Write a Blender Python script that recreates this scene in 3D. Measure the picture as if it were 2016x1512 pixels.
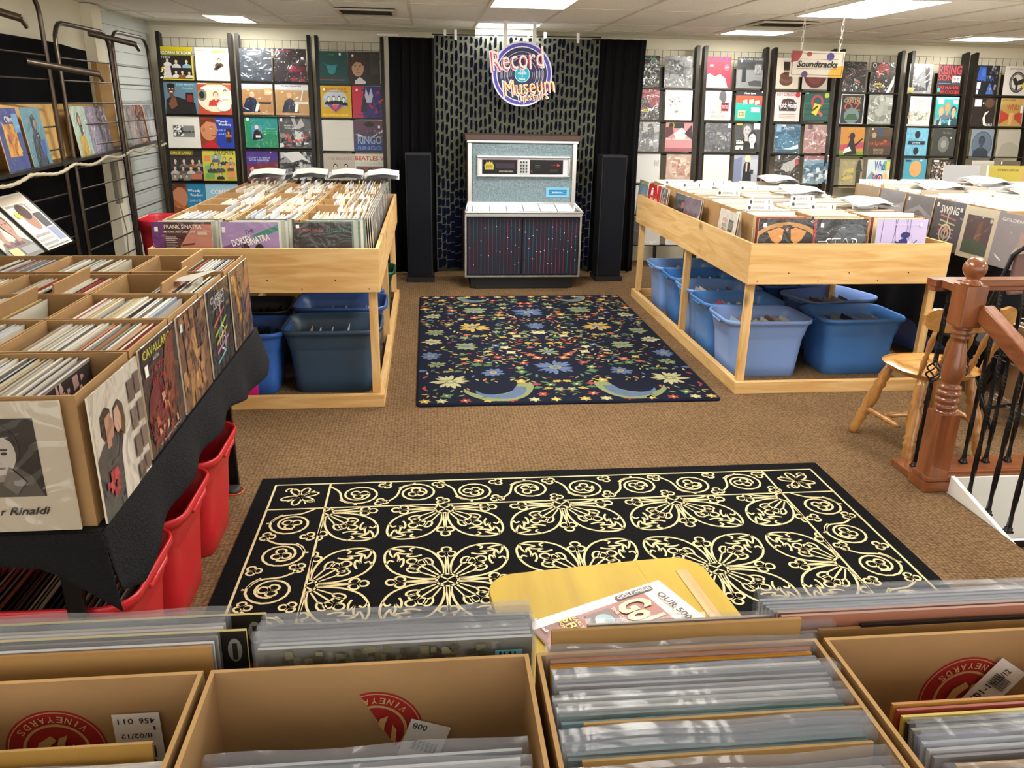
import bpy, bmesh, math, random
from math import sin, cos, pi, radians as R
from mathutils import Vector, Matrix
random.seed(7)
for o in list(bpy.data.objects): bpy.data.objects.remove(o)
C = bpy.context.scene.collection
scn = bpy.context.scene
# ------------------------------------------------------------------ camera
cam_d = bpy.data.cameras.new('camera'); cam = bpy.data.objects.new('camera', cam_d); C.objects.link(cam)
cam_d.sensor_fit = 'HORIZONTAL'; cam_d.sensor_width = 36; cam_d.lens = 36*1560/2016
cam_d.clip_start = .02; cam_d.clip_end = 60
_p, _y, _r = R(19.457), R(6.181), R(1.032)
_f = Vector((sin(_y)*cos(_p), cos(_y)*cos(_p), -sin(_p)))
_rt = Vector((cos(_y), -sin(_y), 0)); _up = _rt.cross(_f)
_a = cos(_r)*_rt + sin(_r)*_up; _b = -sin(_r)*_rt + cos(_r)*_up
m = Matrix((( _a.x,_b.x,-_f.x,0),(_a.y,_b.y,-_f.y,0),(_a.z,_b.z,-_f.z,1.70),(0,0,0,1)))
cam.matrix_world = m
scn.camera = cam
# ------------------------------------------------------------------ world / exposure
w = bpy.data.worlds.new('world'); scn.world = w; w.use_nodes = True
w.node_tree.nodes['Background'].inputs[0].default_value = (1, .95, .88, 1)
w.node_tree.nodes['Background'].inputs[1].default_value = 1.25  # added soft fill, enters from the unseen near side left without a wall
scn.view_settings.view_transform = 'Standard'; scn.view_settings.look = 'None'
scn.view_settings.gamma = 1; scn.view_settings.use_curve_mapping = False
scn.view_settings.exposure = 0.97
LAMP_STRENGTH = 14.5
ZC = 2.42
# ceiling panels: x0,x1,y0,y1
PANELS = [(.49,1.10,5.57,6.74),(.49,1.10,8.02,8.52),(-2.0,-1.62,8.02,8.7),(2.96,3.57,5.57,6.74),(2.96,3.57,8.02,8.5),
          (5.42,6.02,8.02,8.5),(5.42,6.02,5.57,6.74),(-1.34,-.73,4.35,5.5),(.49,1.10,2.5,3.7),(2.96,3.57,3.13,4.35),(5.42,6.02,3.13,4.35),(4.2,4.8,.7,1.9)]
# ------------------------------------------------------------------ helpers
def lin(c):
    if isinstance(c, str):
        if len(c) == 3: c = [int(k*2,16)/255 for k in c]
        else: c = [int(c[i:i+2],16)/255 for i in (0,2,4)]
    return tuple(x/12.92 if x <= .04045 else ((x+.055)/1.055)**2.4 for x in c)
MATS = {}
def mat(name, col=None, rough=.6, metal=0, spec=.5, coat=0, coat_rough=.05, bump=0, bscale=40, alpha=1, emit=0, noise=0, nscale=6, btype='noise', trans=0, stretch=(1,1,1)):
    """principled material; col None -> printed colours (attribute Col)"""
    if name in MATS: return MATS[name]
    m = bpy.data.materials.new(name); MATS[name] = m; m.use_nodes = True
    nt = m.node_tree; b = nt.nodes['Principled BSDF']; L = nt.links.new
    b.inputs['Roughness'].default_value = rough; b.inputs['Metallic'].default_value = metal
    b.inputs['Specular IOR Level'].default_value = spec
    b.inputs['Coat Weight'].default_value = coat; b.inputs['Coat Roughness'].default_value = coat_rough
    b.inputs['Alpha'].default_value = alpha
    tc = nt.nodes.new('ShaderNodeTexCoord'); mp = nt.nodes.new('ShaderNodeMapping'); mp.inputs['Scale'].default_value = stretch
    L(tc.outputs['Object'], mp.inputs['Vector'])
    if col is None:
        a = nt.nodes.new('ShaderNodeAttribute'); a.attribute_name = 'Col'; src = a.outputs['Color']
    else:
        rgb = nt.nodes.new('ShaderNodeRGB'); rgb.outputs[0].default_value = (*lin(col),1); src = rgb.outputs[0]
    if noise:
        n = nt.nodes.new('ShaderNodeTexNoise'); n.inputs['Scale'].default_value = nscale; n.inputs['Detail'].default_value = 5
        L(mp.outputs[0], n.inputs['Vector'])
        mr = nt.nodes.new('ShaderNodeMapRange'); mr.inputs['From Min'].default_value = .3; mr.inputs['From Max'].default_value = .7
        mr.inputs['To Min'].default_value = 1-noise; mr.inputs['To Max'].default_value = 1+noise*.5
        L(n.outputs['Fac'], mr.inputs['Value'])
        mx = nt.nodes.new('ShaderNodeVectorMath'); mx.operation = 'MULTIPLY'
        L(src, mx.inputs[0]); L(mr.outputs[0], mx.inputs[1]); src = mx.outputs[0]
    L(src, b.inputs['Base Color'])
    if emit:
        L(src, b.inputs['Emission Color']); b.inputs['Emission Strength'].default_value = emit
    if bump:
        if btype == 'noise':
            n2 = nt.nodes.new('ShaderNodeTexNoise'); n2.inputs['Scale'].default_value = bscale; n2.inputs['Detail'].default_value = 3
        elif btype == 'wrinkle':
            n2 = nt.nodes.new('ShaderNodeTexNoise'); n2.inputs['Scale'].default_value = bscale; n2.inputs['Detail'].default_value = 1.5; n2.inputs['Distortion'].default_value = 1.6
        else:
            n2 = nt.nodes.new('ShaderNodeTexVoronoi'); n2.inputs['Scale'].default_value = bscale
        L(mp.outputs[0], n2.inputs['Vector'])
        bp = nt.nodes.new('ShaderNodeBump'); bp.inputs['Strength'].default_value = bump; bp.inputs['Distance'].default_value = .01
        L(n2.outputs[0], bp.inputs['Height'])
        if btype == 'wrinkle' and coat: L(bp.outputs[0], b.inputs['Coat Normal'])
        else: L(bp.outputs[0], b.inputs['Normal'])
    return m
mat('print', None, .45); mat('sleeved', None, .35, coat=1, coat_rough=.07, bump=1, bscale=9, btype='wrinkle')
MATS['sleeved'].node_tree.nodes['Bump'].inputs['Distance'].default_value=.022
mat('card', None, .8, spec=.2, noise=.12, nscale=9); mat('plain', None, .6)
mat('plastic', None, .32, spec=.5, bump=.05, bscale=300)
mat('fabric', None, .95, spec=.1, bump=.3, bscale=260)
mat('poly', (.78,.80,.84), .16, spec=.8, alpha=.15, bump=.6, bscale=12, btype='wrinkle')
mat('chrome', (.86,.87,.87), .22, metal=.88); mat('steel', (.36,.32,.28), .32, metal=.85); mat('black_metal', (.05,.05,.055), .35, metal=.3)
mat('ebony', (.10,.075,.06), .38, spec=.4)
def wood(name, c1, c2, rough, axis, scale=1.0, coat=0, knots=True):
    m = bpy.data.materials.new(name); MATS[name] = m; m.use_nodes = True; nt = m.node_tree; b = nt.nodes['Principled BSDF']; L = nt.links.new
    b.inputs['Roughness'].default_value = rough; b.inputs['Coat Weight'].default_value = coat; b.inputs['Coat Roughness'].default_value = .12
    tc = nt.nodes.new('ShaderNodeTexCoord'); mp = nt.nodes.new('ShaderNodeMapping')
    s = [9*scale]*3; s[axis] = .9*scale; mp.inputs['Scale'].default_value = s
    L(tc.outputs['Object'], mp.inputs['Vector'])
    n = nt.nodes.new('ShaderNodeTexNoise'); n.inputs['Scale'].default_value = 2.2; n.inputs['Detail'].default_value = 8; n.inputs['Distortion'].default_value = 1.1
    L(mp.outputs[0], n.inputs['Vector'])
    cr = nt.nodes.new('ShaderNodeValToRGB'); e = cr.color_ramp.elements
    e[0].position = .32; e[0].color = (*lin(c2),1); e[1].position = .62; e[1].color = (*lin(c1),1)
    L(n.outputs['Fac'], cr.inputs['Fac']); src = cr.outputs[0]
    if knots:
        mp2 = nt.nodes.new('ShaderNodeMapping'); s2 = [3.4]*3; s2[axis] = 2.2; mp2.inputs['Scale'].default_value = s2; L(tc.outputs['Object'], mp2.inputs['Vector'])
        v = nt.nodes.new('ShaderNodeTexVoronoi'); v.inputs['Scale'].default_value = 1.1; L(mp2.outputs[0], v.inputs['Vector'])
        mr = nt.nodes.new('ShaderNodeMapRange'); mr.inputs['From Min'].default_value = .03; mr.inputs['From Max'].default_value = .15; mr.inputs['To Min'].default_value = .30; mr.inputs['To Max'].default_value = 1
        L(v.outputs['Distance'], mr.inputs['Value'])
        mx = nt.nodes.new('ShaderNodeVectorMath'); mx.operation = 'MULTIPLY'; L(src, mx.inputs[0]); L(mr.outputs[0], mx.inputs[1]); src = mx.outputs[0]
    L(src, b.inputs['Base Color']); return m
for ax, t in ((0,'x'),(1,'y'),(2,'z')): wood('pine_'+t, 'e0bb80', 'cb9c5c', .5, ax)
wood('cherry_x','8f5430','6c3a20',.3,0,coat=.6,knots=False); wood('cherry_y','8f5430','6c3a20',.3,1,coat=.6,knots=False); wood('cherry_z','8f5430','6c3a20',.3,2,coat=.6,knots=False)
wood('oak_z','b98446','925f2e',.3,2,coat=.5,knots=False); wood('oak_x','bd8a48','9a682e',.25,0,coat=.8,knots=False)
wood('maple','cfae1e','bd9a14',.6,1,scale=.5,coat=0,knots=False)

class MB:
    def __init__(s, mats=('plain',)): s.v=[]; s.f=[]; s.c=[]; s.mi=[]; s.sm=[]; s.mats=list(mats)
    def midx(s, m):
        if m is None: return 0
        if m not in s.mats: s.mats.append(m)
        return s.mats.index(m)
    def add(s, vs, fs, col=(.8,.8,.8), m=None, smooth=False):
        n=len(s.v); s.v += [tuple(p) for p in vs]; c=lin(col); k=s.midx(m)
        for f in fs: s.f.append([i+n for i in f]); s.c.append(c); s.mi.append(k); s.sm.append(smooth)
        return s
    def box(s, x0,x1,y0,y1,z0,z1, col=(.8,.8,.8), m=None, top=None):
        v=[(x0,y0,z0),(x1,y0,z0),(x1,y1,z0),(x0,y1,z0),(x0,y0,z1),(x1,y0,z1),(x1,y1,z1),(x0,y1,z1)]
        f=[(0,3,2,1),(0,1,5,4),(1,2,6,5),(2,3,7,6),(3,0,4,7)]
        s.add(v,f,col,m); s.add(v[4:],[(0,1,2,3)],top or col,m); return s
    def bar(s, p, q, wx, wy, col=(.8,.8,.8), m=None):
        """square bar from p to q"""
        return s.tube([p,q], 1, col, m, n=4, sect=(wx/2,wy/2), smooth=False)
    def tube(s, pts, r, col=(.8,.8,.8), m=None, n=8, closed=False, sect=None, smooth=True, twist=0, cap=True):
        pts=[Vector(p) for p in pts]; N=len(pts); rings=[]; up=None
        for i,p in enumerate(pts):
            if closed: t=(pts[(i+1)%N]-pts[i-1])
            else: t=(pts[min(i+1,N-1)]-pts[max(i-1,0)])
            t.normalize()
            if up is None:
                up = Vector((0,0,1)) if abs(t.z)<.9 else Vector((0,1,0))
            a=t.cross(up)
            if a.length<1e-5: a=t.cross(Vector((1,0,0)))
            a.normalize(); b=a.cross(t).normalized(); up=b
            rr=r[i] if isinstance(r,(list,tuple)) else r; ring=[]
            for k in range(n):
                an=2*pi*k/n+(pi/4 if n==4 else 0)+twist*i
                if sect: ring.append(p+a*(sect[0]*(1 if cos(an)>0 else -1))+b*(sect[1]*(1 if sin(an)>0 else -1)))
                else: ring.append(p+a*cos(an)*rr+b*sin(an)*rr)
            rings.append(ring)
        vs=[q for rg in rings for q in rg]; fs=[]
        for i in range(N if closed else N-1):
            j=(i+1)%N
            for k in range(n): fs.append((i*n+k,i*n+(k+1)%n,j*n+(k+1)%n,j*n+k))
        s.add(vs,fs,col,m,smooth)
        if not closed and cap: s.add(vs,[tuple(range(n))[::-1],tuple(range((N-1)*n,N*n))],col,m)
        return s
    def lathe(s, prof, o=(0,0,0), q=None, col=(.8,.8,.8), m=None, n=16):
        """prof [(r,h)] from o towards q (or +z)"""
        o=Vector(o); d=(Vector(q)-o) if q is not None else Vector((0,0,1)); L=d.length if q is not None else 1; d=d.normalized()
        a=d.orthogonal().normalized(); b=d.cross(a); vs=[]; fs=[]
        for r,h in prof:
            for k in range(n): vs.append(o+d*h*L+(a*cos(2*pi*k/n)+b*sin(2*pi*k/n))*r)
        for i in range(len(prof)-1):
            for k in range(n): fs.append((i*n+k,i*n+(k+1)%n,(i+1)*n+(k+1)%n,(i+1)*n+k))
        fs.append(tuple(range(n))[::-1]); fs.append(tuple(range((len(prof)-1)*n,len(prof)*n)))
        return s.add(vs,fs,col,m,True)
    def grid(s, fn, nu, nv, col=(.8,.8,.8), m=None, smooth=True):
        vs=[fn(i/nu,j/nv) for j in range(nv+1) for i in range(nu+1)]
        fs=[(j*(nu+1)+i,j*(nu+1)+i+1,(j+1)*(nu+1)+i+1,(j+1)*(nu+1)+i) for j in range(nv) for i in range(nu)]
        return s.add(vs,fs,col,m,smooth)
    def mesh(s, name):
        me=bpy.data.meshes.new(name); me.from_pydata(s.v,[],s.f)
        for k in s.mats: me.materials.append(MATS[k])
        me.polygons.foreach_set('material_index', s.mi); me.polygons.foreach_set('use_smooth', s.sm)
        at=me.color_attributes.new('Col','FLOAT_COLOR','CORNER'); buf=[]
        for c,f in zip(s.c,s.f): buf += [c[0],c[1],c[2],1]*len(f)
        at.data.foreach_set('color', buf); me.update(); return me
    def build(s, name, parent=None, loc=None, rot=None, bevel=0, weld=True):
        o=bpy.data.objects.new(name, s.mesh(name)); C.objects.link(o)
        if parent is not None: o.parent=parent
        if loc: o.location=loc
        if rot: o.rotation_euler=rot
        if bevel:
            b=o.modifiers.new('bevel','BEVEL'); b.width=bevel; b.segments=2; b.limit_method='ANGLE'
        return o
def tag(o, label=None, cat=None, group=None, kind=None):
    if label: o['label']=label
    if cat: o['category']=cat
    if group: o['group']=group
    if kind: o['kind']=kind
    return o
def thing(name, label, cat, loc=(0,0,0), rz=0, group=None):
    o=bpy.data.objects.new(name,None); C.objects.link(o); o.location=loc; o.rotation_euler=(0,0,rz); o.empty_display_size=.05
    return tag(o,label,cat,group)
def struct(o): o['kind']='structure'; return o
def copy_tree(o, loc=None, rot=None, label=None, group=None):
    r=o.copy(); C.objects.link(r)
    if loc is not None: r.location=loc
    if rot is not None: r.rotation_euler=rot
    if label: r['label']=label
    if group: r['group']=group
    for ch in list(o.children):
        c=ch.copy(); C.objects.link(c); c.parent=r
        for g in ch.children:
            d=g.copy(); C.objects.link(d); d.parent=c
    return r
# ------------------------------------------------------------------ flat art and lettering
TC={}
def text2d(s, bold=0, shear=0, res=2):
    k=(s,bold,shear)
    if k in TC: return TC[k]
    cu=bpy.data.curves.new('t','FONT'); cu.body=s; cu.resolution_u=res; cu.offset=bold; cu.shear=shear; cu.fill_mode='FRONT'
    ob=bpy.data.objects.new('t',cu); me=ob.to_mesh()
    vs=[(v.co.x,v.co.y) for v in me.vertices]; fs=[tuple(p.vertices) for p in me.polygons]
    ob.to_mesh_clear(); bpy.data.objects.remove(ob); bpy.data.curves.remove(cu)
    if vs:
        x0=min(v[0] for v in vs); x1=max(v[0] for v in vs); y0=min(v[1] for v in vs); y1=max(v[1] for v in vs)
        vs=[((v[0]-x0)/max(x1-x0,1e-6)-.5,(v[1]-y0)/max(y1-y0,1e-6)-.5) for v in vs]; TC[k]=(vs,fs,(x1-x0)/max(y1-y0,1e-6))
    else: TC[k]=([],[],1)
    return TC[k]
class Art:
    """flat print in local coordinates 0..100, laid on a rectangle (o + u*x + v*y), raised along n"""
    def __init__(s, mb, o, u, v, n, mat=None, lift=.0003): s.mb=mb; s.o=Vector(o); s.u=Vector(u)/100; s.v=Vector(v)/100; s.n=Vector(n); s.k=1; s.m=mat; s.lift=lift; s.clip=True; s.half=None
    def put(s, pts, faces, col):
        if s.clip: pts=[(min(100,max(0,x)),min(100,max(0,y))) for x,y in pts]
        if s.half:
            (ax,ay),(bx,by)=s.half; nf=[]; npts=[]; side=lambda p:(bx-ax)*(p[1]-ay)-(by-ay)*(p[0]-ax)
            for f in faces:
                P=[pts[i] for i in f]; out=[]
                for i,p in enumerate(P):
                    q=P[(i+1)%len(P)]; sp,sq_=side(p),side(q)
                    if sp>=0: out.append(p)
                    if sp*sq_<0: t=sp/(sp-sq_); out.append((p[0]+(q[0]-p[0])*t,p[1]+(q[1]-p[1])*t))
                if len(out)>2: nf.append(tuple(range(len(npts),len(npts)+len(out)))); npts+=out
            pts,faces=npts,nf
        vs=[s.o+s.u*x+s.v*y+s.n*(s.lift*s.k) for x,y in pts]; s.mb.add(vs,faces,col,s.m)
    def rect(s,x0,y0,x1,y1,c): s.put([(x0,y0),(x1,y0),(x1,y1),(x0,y1)],[(0,1,2,3)],c); s.k+=1
    def poly(s,pts,c): s.put(pts,[tuple(range(len(pts)))],c); s.k+=1
    def disc(s,cx,cy,rx,ry,c,n=20): s.put([(cx+rx*cos(2*pi*i/n),cy+ry*sin(2*pi*i/n)) for i in range(n)],[tuple(range(n))],c); s.k+=1
    def ring(s,cx,cy,r0,r1,c,a0=0,a1=360,n=28):
        P=[]
        for i in range(n+1):
            a=R(a0+(a1-a0)*i/n); P += [(cx+r0*cos(a),cy+r0*sin(a)),(cx+r1*cos(a),cy+r1*sin(a))]
        s.put(P,[(2*i,2*i+1,2*i+3,2*i+2) for i in range(n)],c); s.k+=1
    def text(s,cx,cy,w,h,c,t,rot=0,bold=.015,shear=0):
        vs,fs,_=text2d(t,bold,shear); ca,sa=cos(R(rot)),sin(R(rot))
        s.put([(cx+x*w*ca-y*h*sa,cy+x*w*sa+y*h*ca) for x,y in vs],fs,c); s.k+=1
    def line(s,x0,y0,x1,y1,wd,c):
        dx,dy=x1-x0,y1-y0; L=math.hypot(dx,dy) or 1; nx,ny=-dy/L*wd/2,dx/L*wd/2
        s.put([(x0+nx,y0+ny),(x0-nx,y0-ny),(x1-nx,y1-ny),(x1+nx,y1+ny)],[(0,1,2,3)],c); s.k+=1
    def bust(s,cx,cy,z,skin,hair,cloth):
        """head and shoulders, z = head height"""
        s.poly([(cx-z*1.1,cy-z*1.6),(cx-z*.95,cy-z*.95),(cx-z*.3,cy-z*.6),(cx+z*.3,cy-z*.6),(cx+z*.95,cy-z*.95),(cx+z*1.1,cy-z*1.6)],cloth)
        s.rect(cx-z*.17,cy-z*.8,cx+z*.17,cy-z*.3,skin)
        s.disc(cx,cy+z*.08,z*.42,z*.52,hair,14); s.disc(cx,cy-z*.06,z*.33,z*.44,skin,14); s.k-=0
        s.rect(cx-z*.2,cy+z*.02,cx-z*.07,cy+z*.07,hair); s.k-=1; s.rect(cx+z*.07,cy+z*.02,cx+z*.2,cy+z*.07,hair); s.k-=1
        s.rect(cx-z*.1,cy-z*.28,cx+z*.1,cy-z*.24,'945'); 
    def run(s, code):
        """compact drawing list: one command per ';'"""
        for q in code.split(';'):
            q=q.strip()
            if not q: continue
            t=q.split(); k=t[0]
            if k=='R': s.rect(*map(float,t[1:5]),t[5])
            elif k=='D': s.disc(*map(float,t[1:5]),t[5])
            elif k=='O': s.ring(*map(float,t[1:5]),t[5])
            elif k=='L': s.line(*map(float,t[1:6]),t[6])
            elif k=='P': n=[float(x) for x in t[2:]]; s.poly(list(zip(n[::2],n[1::2])),t[1])
            elif k=='B': s.bust(*map(float,t[1:4]),t[4],t[5],t[6])
            elif k=='T': s.text(*map(float,t[1:5]),t[5],' '.join(t[6:]))
            elif k=='I': s.text(*map(float,t[1:5]),t[5],' '.join(t[6:]),shear=.35)
            elif k=='A': s.text(*map(float,t[1:5]),t[6],' '.join(t[7:]),rot=float(t[5]))
            elif k=='N':   # N count seed x0 y0 x1 y1 size col,col,...  scattered marks
                rg=random.Random(int(t[2])); x0,y0,x1,y1,z=map(float,t[3:8]); cs=t[8].split(',')
                for i in range(int(t[1])):
                    x=rg.uniform(x0,x1); y=rg.uniform(y0,y1); a=rg.uniform(.4,1)*z; b=rg.uniform(.4,1)*z
                    s.put([(x-a/2,y-b/2),(x+a/2,y-b/2*rg.random()),(x+a/2*rg.random(),y+b/2),(x-a/2,y+b/2)],[(0,1,2,3)],rg.choice(cs)); s.k+=.25
def record_mesh(w, h, t, bg, code='', m='print', edge='e8e0cc', back=None):
    """origin bottom centre, cover faces -y"""
    mb=MB([m]); mb.box(-w/2,w/2,0,t,0,h,edge,None)
    mb.add([(-w/2,-.0003,0),(w/2,-.0003,0),(w/2,-.0003,h),(-w/2,-.0003,h)],[(0,1,2,3)],bg)
    A=Art(mb,(-w/2,-.0003,0),(w,0,0),(0,0,h),(0,-1,0)); A.run(code); return mb
def cover(w,h,bg,code,label,loc,rz=0,tilt=0,m='print',t=.005,name='record_album',group=None,cat='record',edge='e8e0cc',ry=0,sleeve=False):
    o=record_mesh(w,h,t,bg,code,m,edge).build(name,loc=loc,rot=(tilt,ry,rz)); tag(o,label,cat,group)
    if sleeve:
        s=MB(['poly']); s.box(-w/2-.004,w/2+.004,-.003,t+.002,0,h+.012); s.build('plastic_sleeve',o)
    return o
STK='R 4 88 10 95 fff;'
# ------------------------------------------------------------------ room
def carpet_mat():
    m=bpy.data.materials.new('carpet'); MATS['carpet']=m; m.use_nodes=True; nt=m.node_tree; b=nt.nodes['Principled BSDF']; L=nt.links.new
    b.inputs['Roughness'].default_value=.95; b.inputs['Specular IOR Level'].default_value=.1
    tc=nt.nodes.new('ShaderNodeTexCoord'); mp=nt.nodes.new('ShaderNodeMapping'); mp.inputs['Scale'].default_value=(55,90,1); L(tc.outputs['Object'],mp.inputs['Vector'])
    v=nt.nodes.new('ShaderNodeTexVoronoi'); v.inputs['Scale'].default_value=1; v.inputs['Randomness'].default_value=.45; L(mp.outputs[0],v.inputs['Vector'])
    n=nt.nodes.new('ShaderNodeTexNoise'); n.inputs['Scale'].default_value=2.2; n.inputs['Detail'].default_value=5; L(tc.outputs['Object'],n.inputs['Vector'])
    cr=nt.nodes.new('ShaderNodeValToRGB'); e=cr.color_ramp.elements; e[0].position=0; e[0].color=(*lin('917454'),1); e[1].position=.75; e[1].color=(*lin('54412c'),1)
    L(v.outputs['Distance'],cr.inputs['Fac'])
    mr=nt.nodes.new('ShaderNodeMapRange'); mr.inputs['From Min'].default_value=.3; mr.inputs['From Max'].default_value=.7; mr.inputs['To Min'].default_value=.88; mr.inputs['To Max'].default_value=1.08; L(n.outputs['Fac'],mr.inputs['Value'])
    mx=nt.nodes.new('ShaderNodeVectorMath'); mx.operation='MULTIPLY'; L(cr.outputs[0],mx.inputs[0]); L(mr.outputs[0],mx.inputs[1]); L(mx.outputs[0],b.inputs['Base Color'])
    bp=nt.nodes.new('ShaderNodeBump'); bp.inputs['Strength'].default_value=.5; bp.inputs['Distance'].default_value=.004; bp.invert=True; L(v.outputs['Distance'],bp.inputs['Height']); L(bp.outputs[0],b.inputs['Normal'])
carpet_mat()
mat('wallpaint','eae4ce',.8,noise=.04,nscale=2); mat('tile','f5f2ea',.9,spec=.1,noise=.07,nscale=60); mat('slatwhite','c6cdcc',.45)
mat('lamp',(1,.985,.95),.5,emit=LAMP_STRENGTH); mat('white_trim','e9e7df',.35); mat('dark_floor','2a1710',.5)
XL,XR,YN,YF=-2.78,7.6,-1.6,9.03
HX0,HX1,HY0,HY1=2.42,4.6,.2,3.30          # stairwell opening
b=MB(['carpet'])
for x0,x1,y0,y1 in ((XL,HX0,YN,YF),(HX1,XR,YN,YF),(HX0,HX1,HY1,YF),(HX0,HX1,YN,HY0)): b.box(x0,x1,y0,y1,-.06,0)
struct(b.build('floor'))
struct(MB(['tile']).box(XL,XR,YN,YF,ZC,ZC+.08).build('ceiling'))
struct(MB(['wallpaint']).box(XL-.1,XR+.1,YF,YF+.1,-.06,ZC+.08).build('wall_back'))
struct(MB(['wallpaint']).box(XL-.1,XL,YN,YF,-.06,ZC+.08).build('wall_left'))
struct(MB(['wallpaint']).box(XR,XR+.1,YN,YF,-.06,ZC+.08).build('wall_right'))
b=MB(['white_trim'])
b.box(HX0,HX1,HY1-.015,HY1-.001,-.36,-.061); b.box(HX0,HX0+.02,HY0,HY1-.016,-.9,-.061)
b.box(HX0+.021,HX1,HY1-.016,HY1-.001,-.061,-.002)
struct(b.build('trim_1'))
b=MB(['dark_floor']); b.box(HX0+.03,HX1,HY1-.02,HY1-.016,-2.2,-.37); b.box(HX1,HX1+.05,HY0,HY1,-2.2,-.061); b.box(HX0,HX1,HY0-.05,HY0,-2.2,-.061); b.box(HX0,HX0+.02,HY0,HY1-.02,-2.2,-.901); b.box(HX0,HX1,HY0,HY1,-2.3,-2.2)
struct(b.build('trim_2'))
# stairs going down towards the viewer
b=MB(['dark_floor'])
for i in range(7): b.box(HX0+.22,HX1-.02,HY1-.05-.26*(i+1),HY1-.05-.26*i,-2.2,-.2-.19*(i+1))
tag(b.build('staircase'),'dark flight of steps going down behind the newel post','stairs')
# ceiling grid
b=MB(['plain'])
for i in range(-4,13):
    x=-.12+.61*i
    if XL<x<XR: b.box(x-.012,x+.012,YN,8.66,ZC-.006,ZC-.0005,'d8d2c2')
for i in range(9):
    y=8.66 if i==0 else 8.0-1.22*(i-1)
    b.box(XL,XR,y-.012,y+.012,ZC-.0065,ZC-.0005,'d8d2c2')
struct(b.build('trim_3'))
b=MB(['plain']); b.box(XL,XR,YF-.03,YF-.002,ZC-.03,ZC-.001,'cbc3ae'); struct(b.build('trim_4'))
LB=['long ceiling light panel in front of the round sign','short ceiling light panel right above the round sign','small ceiling light panel above the left record racks','big ceiling light panel above the hanging soundtracks sign','small ceiling light panel left of the hanging soundtracks sign','small ceiling light panel at the far right edge of the ceiling']
for i,(x0,x1,y0,y1) in enumerate(PANELS):
    t=thing('ceiling_light', LB[i] if i<6 else 'rectangular ceiling light panel outside the picture', 'light', ((x0+x1)/2,(y0+y1)/2,ZC), group='ceiling light panels')
    hx,hy=(x1-x0)/2,(y1-y0)/2; f=MB(['white_trim'])
    for a in ((-hx,hx,-hy,-hy+.02),(-hx,hx,hy-.02,hy),(-hx,-hx+.02,-hy+.02,hy-.02),(hx-.02,hx,-hy+.02,hy-.02)): f.box(*a,-.018,-.002)
    f.build('frame',t); MB(['lamp']).box(-hx+.02,hx-.02,-hy+.02,hy-.02,-.014,-.003).build('diffuser',t)
for x0,x1,y0,y1,l in ((-.73,-.24,7.18,7.62,'slatted metal air vent in the ceiling left of the round sign'),(2.9,3.4,7.2,7.6,'slatted metal air vent in the ceiling near the hanging sign chains')):
    t=thing('ceiling_vent',l,'vent',((x0+x1)/2,(y0+y1)/2,ZC)); hx,hy=(x1-x0)/2,(y1-y0)/2
    MB().box(-hx,hx,-hy,hy,-.010,-.007,'55504a').build('backing',t)
    f=MB()
    for a in ((-hx,hx,-hy,-hy+.03),(-hx,hx,hy-.03,hy),(-hx,-hx+.03,-hy+.03,hy-.03),(hx-.03,hx,-hy+.03,hy-.03)): f.box(*a,-.022,-.0101,'cfc8b6')
    f.build('frame',t)
    for i in range(5):
        y=-hy+.06+(2*hy-.12)*i/4; MB().add([(-hx+.03,y-.02,-.022),(hx-.03,y-.02,-.022),(hx-.03,y+.015,-.0105),(-hx+.03,y+.015,-.0105)],[(0,1,2,3)],'b5ad9c').build('slat',t)
# white board on the back wall above the curtain
MB(['white_trim']).box(.50,1.10,8.60,8.615,2.26,2.405).build('white_panel'); tag(bpy.data.objects['white_panel'],'bright white board between ceiling and patterned hanging','board')
# slatwall panel at left
b=MB(['slatwhite'])
for i in range(20):
    z=.3+.105*i
    b.box(XL+.002,XL+.022,7.6,9.0,z+.004,z+.101)
b.box(XL+.002,XL+.012,7.6,9.0,.3,2.40,'333')
tag(b.build('slatwall_panel'),'white grooved slatwall panel on the left wall beside the corner','wall panel')
tag(MB(['wallpaint']).box(XL+.002,XL+.09,7.38,7.58,.0,2.41).build('wall_column'),'cream boxed column on the left wall beside the white slatwall','column')
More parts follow.
